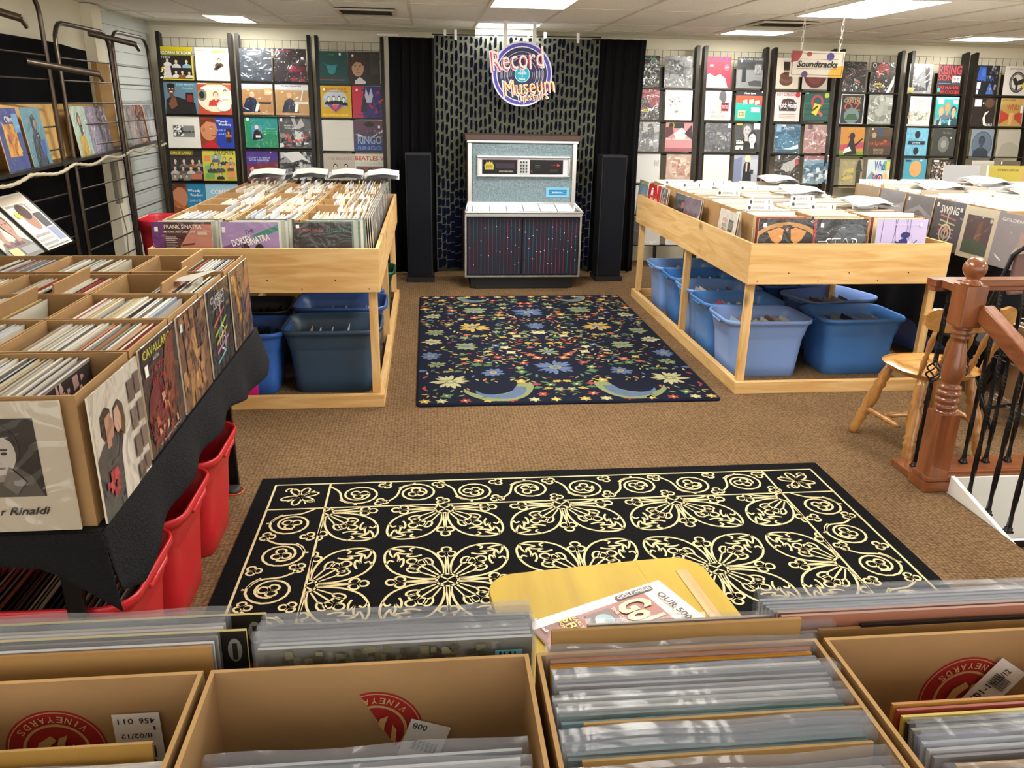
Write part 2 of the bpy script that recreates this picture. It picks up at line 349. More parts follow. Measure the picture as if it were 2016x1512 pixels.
# ------------------------------------------------------------------ record racks on the back wall
def yp(z,off=0): return 8.60+.11*z-off
RACKS={'L1':(-2.65,-1.925),'L2':(-1.89,-1.15),'L3':(-1.11,-.42),'R1':(2.13,2.90),'R2':(2.95,3.66),'R3':(3.72,4.42),'R4':(4.48,5.20),'R5':(5.28,5.95),'R6':(6.02,6.78)}
RL={'L1':'leftmost dark post rack, comedy records, by the corner','L2':'second dark post rack from the left corner','L3':'dark post rack beside the left black curtain','R1':'dark post rack beside the right black curtain','R2':'second dark post rack right of the black curtain','R3':'third dark post rack right of curtain, left of hanging sign','R4':'dark post rack right behind the hanging sign','R5':'second dark post rack from the right edge of the photo','R6':'rightmost dark post rack at the edge of the photo'}
for k,(x0,x1) in RACKS.items():
    t=thing('record_rack',RL[k]+', wire grid and ledges','rack',((x0+x1)/2,8.62,0),group='record racks on the back wall')
    tl=.11; hw=(x1-x0)/2
    for s in (-1,1):
        b=MB(['ebony']); X=s*(hw-.018)
        b.add([(X-.018,-.03,0),(X+.018,-.03,0),(X+.018,.06,0),(X-.018,.06,0),(X-.018,-.03+tl*2.32,2.32),(X+.018,-.03+tl*2.32,2.32),(X+.018,.06+tl*2.32,2.30),(X-.018,.06+tl*2.32,2.30)],[(0,3,2,1),(4,5,6,7),(0,1,5,4),(1,2,6,5),(2,3,7,6),(3,0,4,7)])
        b.build('post',t)
    g=MB(['black_metal']); n=int((2*hw-.08)/.078)
    for i in range(n+1):
        x=-hw+.045+(2*hw-.09)*i/n; g.tube([(x,.05+tl*2.1,2.1),(x,.045+tl*2.29,2.27)],.0022,n=4)
    for z in (2.115,2.19,2.268): g.tube([(-hw+.04,.05+tl*z,z),(hw-.04,.05+tl*z,z)],.0022,n=4)
    g.build('wire_grid',t)
    bk=MB(['ebony']); z0,z1=.1,2.19
    for j in range(7):
        z=2.17-.325*j
        if z>.3: bk.box(-hw+.036,hw-.036,tl*z+.02,tl*z+.03,z-.318,z-.298)
    bk.box(-.018,.018,.012+tl*1.0,.02+tl*1.0,.05,.06)
    bk.build('cross_slat',t)
    c=MB(['ebony']); c.add([(-.02,.02,.1),(.02,.02,.1),(.02,.02+tl*2.1,2.1),(-.02,.02+tl*2.1,2.1)],[(0,1,2,3)]); c.build('centre_strip',t)
    for j in range(6):
        z=1.866-.327*j+(.02 if k[0]=='R' else 0)
        if z<.05: continue
        MB(['ebony']).box(-hw+.036,hw-.036,tl*z-.035,tl*z+.02,z-.014,z-.001).build('ledge',t)
def wr(X,z,w,h,bg,code,label,m='print'):
    cover(w-.008,.312,bg,code,label,(X,yp(z,.008),z),tilt=-math.atan(.11),m=m,group='records on the back wall racks',edge='d5cfc0')
G='sleeved'
WALL=[
(-2.479,1.87,.343,'d8c81c','R 0 78 100 90 cb1;R 0 74 100 86 8a8a20;T 50 82 92 9 fff MODERN SCREAM;R 4 4 96 74 1c1a14;T 20 68 30 6 fff LET THEM IN;B 52 56 12 dca 221 ccc;B 82 56 12 dca 432 8ab;B 50 24 11 ecb 111 ddd;B 68 24 11 dca 421 853;B 88 22 10 dca 111 ccc;P dcc 14 4 38 4 34 50 26 58 18 40;B 28 60 11 ecb 321 ddd;N 14 3 4 4 22 40 6 ed2,fff','yellow album with small black and white photos, top left'),
(-2.122,1.87,.338,'e9e6dd','R 52 84 92 92 dc6;T 24 90 36 3 b99 THE LIVING ROOM TOUR;L 60 86 56 20 1.5 ba8;L 86 86 88 20 1.5 ba8;L 56 55 90 55 1.5 ba8;L 48 16 96 10 1.5 ba8;L 58 40 88 40 1.2 ba8;B 70 62 12 cb9 321 543;P 432 62 50 78 50 74 40 66 36 54 38 52 34 64 32','white album with a drawing of a figure in a rocking chair'),
(-2.457,1.547,.340,'5f7f93','T 66 90 52 8 9cd Eddie Murphy;T 72 80 32 6 8bc Comedian;P 1d1a1a 4 0 8 44 24 56 44 52 66 44 92 34 94 0;D 24 76 11 15 6b3f2c;D 24 86 12 8 161212;D 20 77 2 1.5 eee;D 28 77 2 1.5 eee;R 18 80 22 81.2 161212;R 26 80 30 81.2 161212;D 24 73 1.8 2 5a3222;R 18 68.6 30 69.8 161212;D 24 67 5 2 eee;R 20 50 30 66 6b3f2c;P 7a4a34 24 50 36 50 40 26 22 14 14 30;R 66 34 88 66 111;R 69 38 85 60 822','blue album with smiling man in black jacket'),
(-2.120,1.547,.345,'b9472c','D 50 52 52 44 e8dcc0;R 0 92 100 100 b84;T 16 96 26 4 fff Robert Klein;T 86 96 22 4 fff Mind Over;D 12 60 14 18 887f6c;D 12 60 8 11 222;P fff 10 84 90 84 80 76 20 76;B 52 60 20 eca b63 c33;B 80 70 14 eca 432 fff;D 74 26 20 15 f2ecd8;L 54 34 96 64 2 fff','orange album with a big open cartoon mouth'),
(-2.457,1.22,.345,'e8e5dd','T 50 94 66 2 bbb the collected works on record;R 20 34 82 70 888;N 60 5 24 38 50 68 9 ddd,222,fff,444;T 66 52 34 10 222 muscle or','white album with a small black and white snapshot'),
(-2.125,1.22,.347,'2340a8','P 8a3a1e 0 100 46 100 46 0 0 0;D 26 58 24 34 cf8a62;P 6b3018 0 86 40 96 46 80 20 84 6 70 0 60;P c4242b 0 0 56 0 44 16 30 26 10 10;D 34 62 3 2 fff;D 35 62 1.6 1.8 211;R 29 66 40 68 6b3018;P b8744c 44 58 52 50 44 48;R 34 40 46 42 8a3a2a;D 12 58 4 7 b8744c;T 66 84 34 9 fff Woody;T 74 74 36 9 fff Woodbury;I 70 58 38 8 9bf Looks at love;I 70 46 34 7 9bf and life;R 76 20 90 62 321;B 83 50 9 d97 421 b64','royal blue album with man in red shirt staring left'),
(-2.457,.90,.338,'2a2422','R 4 80 72 96 7a6a18;T 36 88 62 9 e6d45a GIRLIE LAND;R 4 30 96 74 3b3030;B 18 62 13 dcb 111 444;B 44 62 13 dcb 532 777;B 70 62 13 ecb 111 a63;B 90 62 11 dca 211 999;B 16 40 13 dcb 321 bbb;B 40 40 12 dca 111 655;B 64 40 13 dca 421 ccc;B 88 40 12 dca 111 966;R 4 4 96 22 8c8478;B 14 14 10 dca 111 888;B 32 14 10 dca 111 333;B 50 14 10 dca 111 888;R 64 4 94 20 c97a5a','dark album crowded with rows of faces under a yellow banner'),
(-2.127,.90,.338,'d8cf4e','T 66 90 56 16 3f5a2a LAUGH-IN;R 4 62 24 80 e8915a;R 6 30 22 50 7fc07a;D 42 76 16 10 8fb9a0;B 40 78 12 dcb 211 667;B 66 70 12 dcb 211 345;B 86 68 11 dcb 211 789;B 28 48 14 cba 222 444;B 52 50 14 cba 222 555;R 70 38 94 56 e8a05a;B 84 48 10 ecb 211 644;R 6 8 34 24 6fb56a;B 52 22 11 dcb 211 333;R 74 10 96 28 e79a62','yellow green album with scattered small heads'),
(-2.461,.573,.345,'1c86b8','P 8a4a28 0 100 46 100 46 0 0 0;D 24 50 24 34 c98460;P 5a2c18 0 90 30 98 48 84 20 84 4 70;P b63 60 0 0 30 0 50 20;T 68 72 38 11 fff Woody;T 74 58 38 11 fff Woodbury;I 70 42 34 8 bdf Looks at life','sky blue album with ginger man, lowest on the comedy rack'),
(-2.119,.573,.345,'9fd0e6','R 10 10 90 30 d9b44a;T 50 70 70 14 fff COMEDY','pale blue album half hidden behind the boxes'),
(-1.707,1.875,.335,'2b3440','R 4 4 96 96 39424d;N 30 8 10 10 90 90 16 4a5562,303a44;T 50 92 40 3 cde THE LONDON SESSIONS','dark grey album in glaring plastic sleeve, second rack, upper left',G),
(-1.360,1.875,.330,'2a2026','N 24 9 50 6 96 50 18 8a2f45,5a2030,3a2430;T 30 94 44 4 c36 THE FABULOUS;R 84 68 92 76 eee','dark purple album in glaring plastic sleeve, second rack, upper right',G),
(-1.715,1.553,.340,'b98f63','R 0 80 100 100 c8ccd0;R 0 8 100 76 a97f54;P 1b2440 4 8 20 50 36 56 48 50 60 8;D 38 62 7 9 d8a888;R 56 34 98 40 222;P ddd 50 34 60 34 52 10 44 10;R 76 62 96 84 d0b080','album of a man seated at a piano, left copy',G),
(-1.360,1.553,.340,'b98f63','R 0 78 100 100 c8ccd0;T 50 90 60 6 555 Today Yesterday;R 0 8 100 72 b08a58;P 2a3040 18 8 28 44 44 54 60 42 70 8;D 42 62 8 9 d8a888;R 56 36 98 42 ddd;P eee 60 36 70 36 64 10 56 10;L 84 78 76 44 3 ddd','album of a man seated at a piano, right copy',G),
(-1.685,1.233,.336,'1f8a62','P 1e8a86 0 100 100 100 100 60 46 60 46 30 20 30 20 100;R 20 22 52 70 4a8fb0;P 10151c 20 22 28 52 38 58 48 50 56 30 46 26;D 36 64 6 7 e0c8b8;R 32 32 46 38 eee;T 78 60 30 5 6dc SYMPHONY;T 78 52 38 3 6dc CONDUCTS HIS OWN;T 78 46 34 3 6dc COMPOSITIONS;R 6 84 14 94 eee','green album with a white haired man in black coat',G),
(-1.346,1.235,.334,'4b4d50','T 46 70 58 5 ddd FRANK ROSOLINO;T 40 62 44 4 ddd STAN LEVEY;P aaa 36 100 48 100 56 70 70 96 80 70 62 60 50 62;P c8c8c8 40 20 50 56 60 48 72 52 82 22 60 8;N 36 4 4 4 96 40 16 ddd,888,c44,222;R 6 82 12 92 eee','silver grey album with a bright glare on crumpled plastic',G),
(-1.703,.903,.335,'7b2440','P 4c3190 0 100 100 100 100 64 0 50;T 42 74 70 5 bce COUNTY IN BERLIN;T 42 66 62 5 bce ARTUR RUBINSTEIN;P e4b0a0 14 40 24 46 34 4 22 2;N 24 6 36 2 96 40 12 e8b9a8,fff,c33','crimson and violet album with a row of pale figures',G),
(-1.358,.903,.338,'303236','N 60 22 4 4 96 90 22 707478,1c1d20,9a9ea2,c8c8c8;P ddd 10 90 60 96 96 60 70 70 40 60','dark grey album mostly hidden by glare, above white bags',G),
(-.949,1.863,.330,'12403e','T 50 12 82 5 b33 THE ALAN PARSONS PROJECT;P 2b7a80 20 66 30 60 50 56 70 60 82 70 66 56 60 34 50 28 40 34 34 56;T 50 90 20 4 2a2 PYRAMID;R 74 88 80 95 eee','dark teal album with a faint blue emblem'),
(-.623,1.866,.328,'2b211e','D 30 50 19 27 b08a6c;R 18 56 26 58 4a3020;R 33 56 41 58 4a3020;D 22 53 2.5 1.6 222;D 37 53 2.5 1.6 222;P 94705a 29 52 33 42 27 42;R 24 34 36 36 8a4a40;P 3c2418 8 50 12 80 34 86 50 70 46 54 40 66 24 68;P ccc 20 10 36 22 56 6 50 0 20 0;R 70 30 96 92 3c3634;D 84 70 12 20 2f2a2a;R 12 84 18 90 eee','dark album showing a pale face and an arched window'),
(-.927,1.535,.335,'caa31e','D 50 56 38 32 b9c6cc;P caa31e 8 40 92 40 92 22 8 22;T 50 90 72 6 c33 MYSTERY TOUR;T 50 82 76 5 a52 AND SONG FROM THE FILM;R 14 34 86 60 a8b6be;B 30 60 12 eed 111 111;B 46 62 12 eed 111 111;B 62 62 12 eed 111 111;B 76 58 12 eed 111 111;P 7a3aa0 26 40 50 18 74 40 62 42 50 30 38 42;D 50 34 8 7 d95030;T 50 9 80 4 fd6 INCLUDES BOOKLET;R 14 84 20 92 eee','yellow album with a pale dome and four dark figures'),
(-.593,1.535,.332,'2b2b70','P b8243c 0 0 34 0 30 40 38 100 0 100;N 34 12 30 4 96 90 12 c02a50,4a3aa0,1a1a50,7a2a70;P b9b9c8 40 70 44 96 52 70 60 96 66 70 60 50 44 50;P 2a2030 26 20 34 60 44 60 46 20;T 20 12 26 6 34a Unto;R 12 84 18 92 eee','red and indigo album with a white jagged shape'),
(-.917,1.203,.332,'d0cdc4','T 70 40 40 2 c2bfb6 untitled','plain white album above the right end of the white bags'),
(-.591,1.203,.330,'4b3a52','R 0 0 100 30 26407c;R 0 70 100 100 5a3a50;P ccc 4 62 40 46 38 42 2 56;P ccc 96 74 60 50 62 46 98 68;N 30 41 4 40 96 70 8 6a4456,3a2c44,8a6a78;T 50 38 76 26 8ca6d0 RINGO;T 50 12 76 12 6a86c0 RINGO;D 50 88 16 8 111;R 78 76 84 84 eee','purple album with tall blue letters and crossed beams'),
(-.916,.872,.330,'b9b0a2','T 52 84 80 9 a4867a THE BEATLES;B 38 58 16 dcc 222 445;B 72 58 16 dcc 222 445;B 54 44 14 dcc 222 444','beige album with young men in dark suits'),
(-.593,.872,.328,'d6d0bc','T 50 86 96 14 b23 BEATLES VI;R 0 66 100 72 bcc;R 4 0 96 60 7a5248;B 24 40 22 dba 222 433;B 50 42 22 dba 222 433;B 78 40 22 dba 222 433','cream album lettered in large red capitals'),
# right side
(2.318,1.897,.306,'16181a','N 50 5 20 4 90 70 9 ccc,888,444,eee;O 78 80 9 12 8aa090;T 78 80 14 5 8aa RECORD;O 78 36 10 13 aaa;T 78 36 16 9 bbb HEAD;T 50 95 70 4 4a7 MIDNIGHT','black album with white sketch figures beside the curtain',G),
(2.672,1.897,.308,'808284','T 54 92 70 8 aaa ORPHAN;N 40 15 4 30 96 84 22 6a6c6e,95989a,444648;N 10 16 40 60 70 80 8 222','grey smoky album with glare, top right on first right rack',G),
(2.330,1.567,.308,'8e2430','P 2a1818 0 0 100 0 100 44 72 40 60 54 46 34 26 44 10 30 0 40;P 1a1214 30 44 34 66 50 74 60 60 56 44;T 34 30 60 10 e4dc50 THE HILLS;R 4 20 30 26 cc4;T 46 8 20 3 aaa ONLINE','dark red album with black figures and yellow letters',G),
(2.694,1.567,.305,'dcdcda','N 20 17 15 36 50 74 10 bbb,ccc,aaa;D 42 28 8 4 988;D 26 60 3 3 555;D 54 62 3 3 555;T 78 15 26 3 999 STEREO','overexposed white album with a faint face',G),
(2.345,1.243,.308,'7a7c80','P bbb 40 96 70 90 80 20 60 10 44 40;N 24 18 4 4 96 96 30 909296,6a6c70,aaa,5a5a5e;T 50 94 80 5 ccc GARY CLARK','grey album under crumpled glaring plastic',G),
(2.714,1.243,.306,'c98d92','R 30 78 68 96 222;O 20 86 9 12 b93;D 20 86 8 9 111;P 5a2a34 0 40 30 62 24 84 0 80;P e8dcdc 30 60 60 80 84 60 70 40 40 40;P 402028 70 60 96 90 100 40;T 48 42 92 9 f7e9d0 Ryan Adams Prisoner;R 0 0 100 12 a05a64','pink album with yellow and white name across the middle'),
(2.370,.918,.310,'dcdcda','R 78 56 82 76 bbb;T 86 64 14 16 aaa HI;R 92 56 95 76 bbb','blank white album beside the curtain, fourth row'),
(2.739,.918,.306,'b99a88','D 50 50 40 36 cbb09c;R 38 24 74 60 b08878;N 20 25 20 20 90 80 14 a86a58,d8c8b8','tan album with pale pink shapes under wrinkled plastic',G),
(2.386,.59,.312,'cfcfcd','D 34 70 12 8 777;N 12 26 10 10 90 50 10 bbb','white album with one grey dot behind the pine island'),
(2.755,.59,.306,'c8c8c4','R 20 20 80 80 bbb','white album low on the first right rack'),
(2.405,.24,.312,'7d7a78','P 4a4644 0 0 20 0 24 90 0 100;P c8c4c0 30 0 50 90 80 96 100 40 100 0;T 60 14 60 6 eee Lou Reed Lullaby','silver album low down behind the pine post',G),
(2.776,.24,.312,'c9cccf','R 10 10 90 90 b8bcc0','pale album lowest on the first right rack'),
(3.104,1.903,.300,'c01838','T 50 90 92 14 4a3a9a L.A.F.S.;D 84 66 11 11 d05068;T 84 66 14 4 fcc NEW;R 20 68 32 74 fff;P f2b8c0 0 0 90 0 80 30 60 44 40 36 20 46 0 36','red album with blue capitals fading to white'),
(3.460,1.903,.298,'77797b','R 0 84 100 100 3a3c3e;T 50 94 88 6 aaa GRAHAM NASH;P 2a2c2e 0 60 100 60 100 84 0 84;R 20 20 36 60 15181a;D 28 62 5 6 15181a;P 3a3c3e 44 20 70 26 96 24 96 6 50 8;R 70 44 94 80 555;T 80 62 26 30 bbb WAY DOWN;R 12 84 18 92 eee','black and white album with a lone figure in a street'),
(3.131,1.573,.302,'dcdad6','D 66 76 14 22 58585c;D 54 52 10 16 cbb8ac;R 62 30 90 58 7a1626;T 76 44 22 12 dbb STANDOUT TRACKS;T 44 26 44 9 a08a84 BRUCE;T 52 12 56 10 a08a84 SPRINGSTEEN','white album with dark hair, red sticker and large name'),
(3.474,1.573,.302,'2aa79a','R 0 82 100 100 222a36;I 52 90 44 6 fff Neon Love;P c8543a 0 82 100 82 100 50 0 60;P 8fc8b0 26 66 42 70 44 56 28 52;P 9fd0c0 50 68 68 72 70 58 52 54;P d8e8e0 72 66 88 68 90 56 74 52;R 10 8 38 34 cc9;T 24 22 22 12 444 CD;R 60 28 92 44 ccd;R 96 92 100 98 fff','teal and orange album with hanging letters on a line'),
(3.152,1.247,.300,'5a5c62','R 0 60 100 100 56585e;N 12 33 20 30 94 66 12 74767c,85878c;R 30 4 58 24 4a4c52;P 404248 60 4 80 26 100 4;R 86 80 97 94 dde;R 62 42 72 54 999;R 44 56 60 66 888','dark grey album with blocks of small photos',G),
(3.487,1.247,.300,'4a4a4c','B 46 72 44 b8b8b8 6a6a6a 222;B 68 46 42 dcdcdc 303030 2a2a2a;R 4 90 26 98 d8b84a;R 70 76 94 96 e8e8e8;R 4 8 20 20 ddd;R 24 8 34 20 ddd;T 18 36 26 6 eee WN;R 6 26 34 34 ccc;R 6 14 34 22 ccc','black and white album of a man and a smiling woman'),
(3.152,.92,.300,'e2e2e0','T 80 12 24 2 ccc side one','blank white album, fourth row, second right rack'),
(3.499,.92,.304,'a9afc4','P 7d86a8 0 0 30 0 30 90 0 80;R 60 30 96 80 c0c4d0;P 16161c 34 0 70 0 66 60 58 72 44 72 38 60;D 52 84 11 13 e9dcb0;R 46 40 52 70 d9c0b0;R 62 40 66 68 d9c0b0;R 64 30 76 46 333','pale blue album of a blonde woman in a black dress seen from behind'),
(3.869,1.905,.292,'c9bfae','D 50 24 26 14 5a3a2c;D 50 32 26 13 6e4a38;D 50 42 25 12 5a3a2c;R 40 46 62 56 4a2c20;P 3a2018 38 60 64 60 66 92 36 92;R 38 66 62 84 1c1210;R 36 88 66 96 b9bcb4','cream album with a brown cup on stacked brown discs'),
(4.197,1.905,.292,'c4bcb2','D 50 50 46 46 5c2c2a;D 50 50 34 34 7a3a36;D 50 50 14 14 401a1a;D 50 52 3 3 ddd;T 50 58 18 4 ccc SIDE A','album showing a dark red disc, half behind the hanging sign'),
(3.910,1.573,.294,'dbd3cf','T 44 88 76 10 9a3a50 ROY ORBISON;D 88 88 10 9 b8283c;P 3a2c34 16 50 30 72 50 76 74 72 88 50 84 34 18 34;N 40 51 20 36 84 66 8 7a3a50,999,222;T 52 54 66 18 fff Rock House;R 18 22 84 23 a33;R 18 17 84 18 a33;R 18 12 84 13 a33','white album with dark red name and house shaped picture'),
(4.244,1.573,.296,'1c5a50','R 0 40 100 44 12463f;R 0 22 100 26 12463f;R 0 60 100 64 2b7a6c;O 50 66 16 24 3a2030;O 50 66 16 24 c0405a;D 50 66 15 16 1c5a50;P e4d23c 30 30 40 62 66 56 50 20;P 222 34 34 56 50 50 54 30 38;P d0606a 56 40 76 24 70 16 54 30;D 86 88 9 9 c8d040;R 4 92 14 98 acc;R 4 0 96 6 0e3a34','dark green album with a yellow kite and looped ribbon'),
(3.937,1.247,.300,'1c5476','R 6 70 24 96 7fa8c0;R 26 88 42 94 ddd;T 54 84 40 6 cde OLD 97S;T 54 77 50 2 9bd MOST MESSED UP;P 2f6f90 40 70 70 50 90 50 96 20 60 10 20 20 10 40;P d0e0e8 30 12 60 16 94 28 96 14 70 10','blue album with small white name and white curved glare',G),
(4.274,1.247,.298,'a47d7c','T 50 94 60 6 c9a8a4 PAUL SIMON;R 14 80 30 96 3a2a2c;O 56 52 20 26 c8a0a0;O 56 52 10 15 8a5a60;N 30 55 30 20 90 80 12 d8b8b4,8a6468','dusty pink album with crumpled shiny plastic',G),
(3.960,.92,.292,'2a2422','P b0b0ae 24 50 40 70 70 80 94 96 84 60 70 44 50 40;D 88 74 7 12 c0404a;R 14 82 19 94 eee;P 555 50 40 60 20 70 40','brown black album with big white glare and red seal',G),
(4.294,.92,.294,'7d9aac','P 3a6f94 0 60 100 76 100 50 0 30;R 0 84 100 100 a0606a;N 40 58 4 4 96 60 20 ccd8e0,708898,48606c','blue and grey album under crumpled plastic, third right rack',G),
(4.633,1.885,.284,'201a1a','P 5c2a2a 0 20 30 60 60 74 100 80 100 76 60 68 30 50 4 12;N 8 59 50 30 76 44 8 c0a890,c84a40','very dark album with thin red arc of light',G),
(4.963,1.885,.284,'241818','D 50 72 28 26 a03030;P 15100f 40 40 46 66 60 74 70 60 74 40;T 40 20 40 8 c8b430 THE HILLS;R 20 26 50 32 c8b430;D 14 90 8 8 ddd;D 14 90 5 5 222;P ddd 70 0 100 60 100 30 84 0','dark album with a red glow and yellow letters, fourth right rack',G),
(4.650,1.555,.274,'1b2024','R 4 4 96 96 22282c;T 50 88 66 6 c8a880 GIBBON;T 50 78 74 12 c8a880 CRYSTAL;T 50 58 70 26 c85a40 OZ;D 50 28 34 26 6f8a8c;P 3a5a3a 20 14 80 14 66 34 34 34;R 0 0 100 3 ddd;R 0 97 100 100 ddd;R 0 0 3 100 ddd;R 97 0 100 100 ddd','black album with white border and big rust red OZ'),
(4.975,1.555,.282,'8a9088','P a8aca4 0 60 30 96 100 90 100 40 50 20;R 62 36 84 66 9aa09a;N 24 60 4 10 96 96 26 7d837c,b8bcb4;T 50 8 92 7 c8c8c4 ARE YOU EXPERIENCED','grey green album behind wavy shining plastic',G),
(4.689,1.212,.284,'c98a3a','P b84a5a 0 40 100 50 100 30 0 20;R 0 0 100 18 7a9a30;T 50 92 44 8 d8a040 GARCIA;P 1c1820 20 6 34 40 40 60 56 60 62 40 74 8;D 48 70 12 12 1c1820;P 1c1820 60 40 90 64 94 60 64 34;P ddd 14 10 50 20 40 34 20 26;P b03a5a 30 66 40 78 34 60','yellow album of a black clad guitarist in a hat'),
(5.014,1.212,.276,'4b3a32','R 0 70 100 100 5a4834;R 36 74 58 98 3a4a6a;D 22 74 10 10 a89878;R 0 40 100 50 7a3a28;N 20 61 10 40 90 56 8 b85a3a,8a4a30;T 46 24 44 9 a89070 MEMORIES;T 46 13 40 8 a89070 DO NOT OPEN;R 10 92 16 98 eee','brown album with a lit building and lettering'),
(4.710,.875,.280,'9a9270','R 8 8 62 92 a49c76;P c8b868 16 62 60 70 60 56 18 50;P c8b868 14 40 58 46 60 34 16 28;N 20 62 10 10 60 90 10 8a8258,b8ac80;R 72 10 90 60 3a3a34;D 82 90 7 8 3a3a34;P 3a3a34 68 60 74 86 90 84 98 56 84 62','olive album with a standing figure at the right'),
(5.035,.875,.284,'cfdde0','P 6fa8b8 0 0 30 0 46 40 20 60 0 30;P e8c8a0 100 0 70 0 54 40 80 60 100 30;P 6fa8b8 100 100 70 96 60 70 80 60;T 52 78 44 34 2a50a0 Who;T 36 34 24 30 c83030 50;O 56 36 8 14 2a4aa0;D 56 36 8 9 eee;D 56 36 5 6 c83030;T 82 36 8 30 d8c030 !;R 80 66 94 94 e4d030','white album with red 50, target and blue script'),
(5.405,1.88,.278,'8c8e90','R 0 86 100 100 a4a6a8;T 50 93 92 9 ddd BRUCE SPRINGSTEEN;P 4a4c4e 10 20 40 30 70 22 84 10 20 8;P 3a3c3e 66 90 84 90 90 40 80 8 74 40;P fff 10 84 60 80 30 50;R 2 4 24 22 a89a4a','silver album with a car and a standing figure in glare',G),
(5.744,1.88,.282,'2a1c1e','T 50 82 96 30 c0303a RISING;T 40 56 76 20 c0303a SONS;R 62 34 96 62 ccc;B 72 50 12 999 222 333;B 86 50 12 999 222 333;R 4 36 56 38 48a;T 48 22 96 12 c0303a TAJ MAHAL;T 56 8 80 11 c0303a RY COODER;R 2 8 14 22 3a9a9a','black album filled with large red capitals'),
(5.432,1.545,.274,'d4d4ce','R 26 72 82 92 999;R 28 74 80 90 d4d4ce;T 54 84 46 6 888 ORANGE;T 54 78 46 4 b88 IS THE NEW BLACK;N 60 64 4 20 96 50 10 aab0a0,c8b8a8,8a8c80;R 0 0 100 6 c8c8c0','white album with pencil crowd and small framed title'),
(5.756,1.545,.276,'2ba0a0','R 0 92 100 100 8cc;R 8 76 34 92 cde;R 74 76 98 90 b8a0b0;B 26 50 30 d8a080 b88868 8a9a9a;B 52 64 32 c88a68 b07858 5a6a7c;B 80 52 30 d8a080 4a2a20 2a4a50;R 10 0 94 22 2a4a54;T 52 16 44 12 5cc VINCENT;P b8d8dc 20 4 26 30 32 4;P b8d8dc 60 4 66 34 72 4','turquoise album with two men and a dark haired woman'),
(5.441,1.213,.276,'6fb0cc','N 24 65 4 4 96 96 14 82bcd4,5fa4c4;D 52 78 12 13 1c2a34;D 52 22 12 13 1c2a34;R 14 44 88 56 1c2a34;T 50 50 34 5 cde DIVIDE','light blue album with a large black division mark'),
(5.767,1.213,.278,'3a3c3a','D 50 46 24 28 6a6c68;D 50 46 12 14 8a8c88;T 60 86 36 8 777 The Cure;D 80 68 3 3 fff','charcoal album with a faint grey glow'),
(5.462,.885,.278,'4ba0b8','R 0 0 100 12 3a90a8;D 52 66 26 28 e8a468;R 6 90 30 97 246;R 70 92 78 98 eee;T 50 8 84 3 9cd ISLAND SUNRISE','blue album with a big orange sun'),
(5.786,.885,.278,'2b2826','N 220 66 3 3 97 90 11 c8c0b8,8a8078,4a4440,e0d8d0,6a4a4a;R 6 90 30 97 ddd','dark album crowded with scattered little snapshots'),
(6.190,1.88,.274,'14161c','P 2a4a9a 4 50 10 96 40 96 44 50;D 30 76 10 14 3a62b0;P 3a62a8 50 4 60 40 66 40 84 4;T 46 56 66 18 3a5a9a ARETHA;R 6 22 22 44 ccd;R 6 4 16 18 ccd;N 14 67 60 10 90 96 12 8a7a98,888,445','black and blue album with a crouching blue figure'),
(6.523,1.88,.270,'cfcac4','T 50 90 60 6 333 JEFF BECK;O 60 46 26 36 2a2a28;O 60 46 28 32 777;P 222 36 56 50 64 60 50 86 60 96 40 50 36;R 54 20 64 50 222;D 92 36 9 10 c8b040','white album with a dark ring and loudhailer'),
(6.193,1.545,.278,'221a18','D 74 82 20 16 5a4030;P d8d0cc 56 8 50 30 58 50 76 56 68 46 60 40 62 24 70 6;R 8 70 38 94 dcdcdc;T 78 8 36 8 ddd ADELE;D 46 82 3 3 fff','near black album with a pale shoulder and white name'),
(6.529,1.545,.274,'a88a4a','R 0 78 100 100 b89a58;T 34 94 56 6 4a3a20 LOOK AGAIN;P a83a2a 0 60 40 44 40 30 0 10;P a83a2a 100 60 66 44 66 30 100 10;T 54 70 54 22 a84a30 WNU;P c89a60 40 50 60 50 54 10 40 4;R 90 50 100 76 ddd','mustard album with a raised hand and red rays'),
(6.227,1.21,.274,'7c8894','D 50 48 46 46 3c4a5a;D 50 48 43 43 5a6a7c;B 48 58 34 3a4654 2a3440 2c3644;R 40 6 60 14 2c3644','grey blue picture disc album with a silhouette'),
(6.548,1.21,.276,'a8a398','P 9a958a 0 0 100 0 100 40 60 60 20 50','plain warm grey album on the rightmost rack'),
(6.275,.875,.272,'c8c4bc','R 8 30 92 90 bcb8b0','pale album partly behind the grey cover at right'),
(6.598,.875,.272,'6a6258','B 50 50 50 a09080 3a3028 4a4038;R 10 88 16 98 eee','brown grey album with a large faint face'),
]
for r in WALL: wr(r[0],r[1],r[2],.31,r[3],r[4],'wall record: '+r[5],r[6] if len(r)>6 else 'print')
# ------------------------------------------------------------------ centre: hangings, speakers, sign, jukebox
def curtain(x0,x1,y,z0,z1,label,seed,amp=.018,folds=5,d=.0):
    rg=random.Random(seed); ph=rg.uniform(0,6)
    def f(u,v):
        x=x0+(x1-x0)*u; z=z0+(z1-z0)*v
        a=amp*(1.25-.5*v)*(sin(2*pi*folds*u+ph+.5*sin(3*v))+.4*sin(2*pi*folds*2.3*u+ph*2))
        return (x+.01*sin(v*5+seed),y+a,z)
    b=MB(['fabric']); b.grid(f,60,14,'121214')
    o=b.build('curtain'); s=o.modifiers.new('s','SOLIDIFY'); s.thickness=.004; return tag(o,label,'curtain')
curtain(-.36,.10,8.30,.02,2.285,'black curtain hanging left of the patterned hanging',3)
curtain(1.62,2.17,8.30,.02,2.315,'black curtain hanging right of the patterned hanging',8)
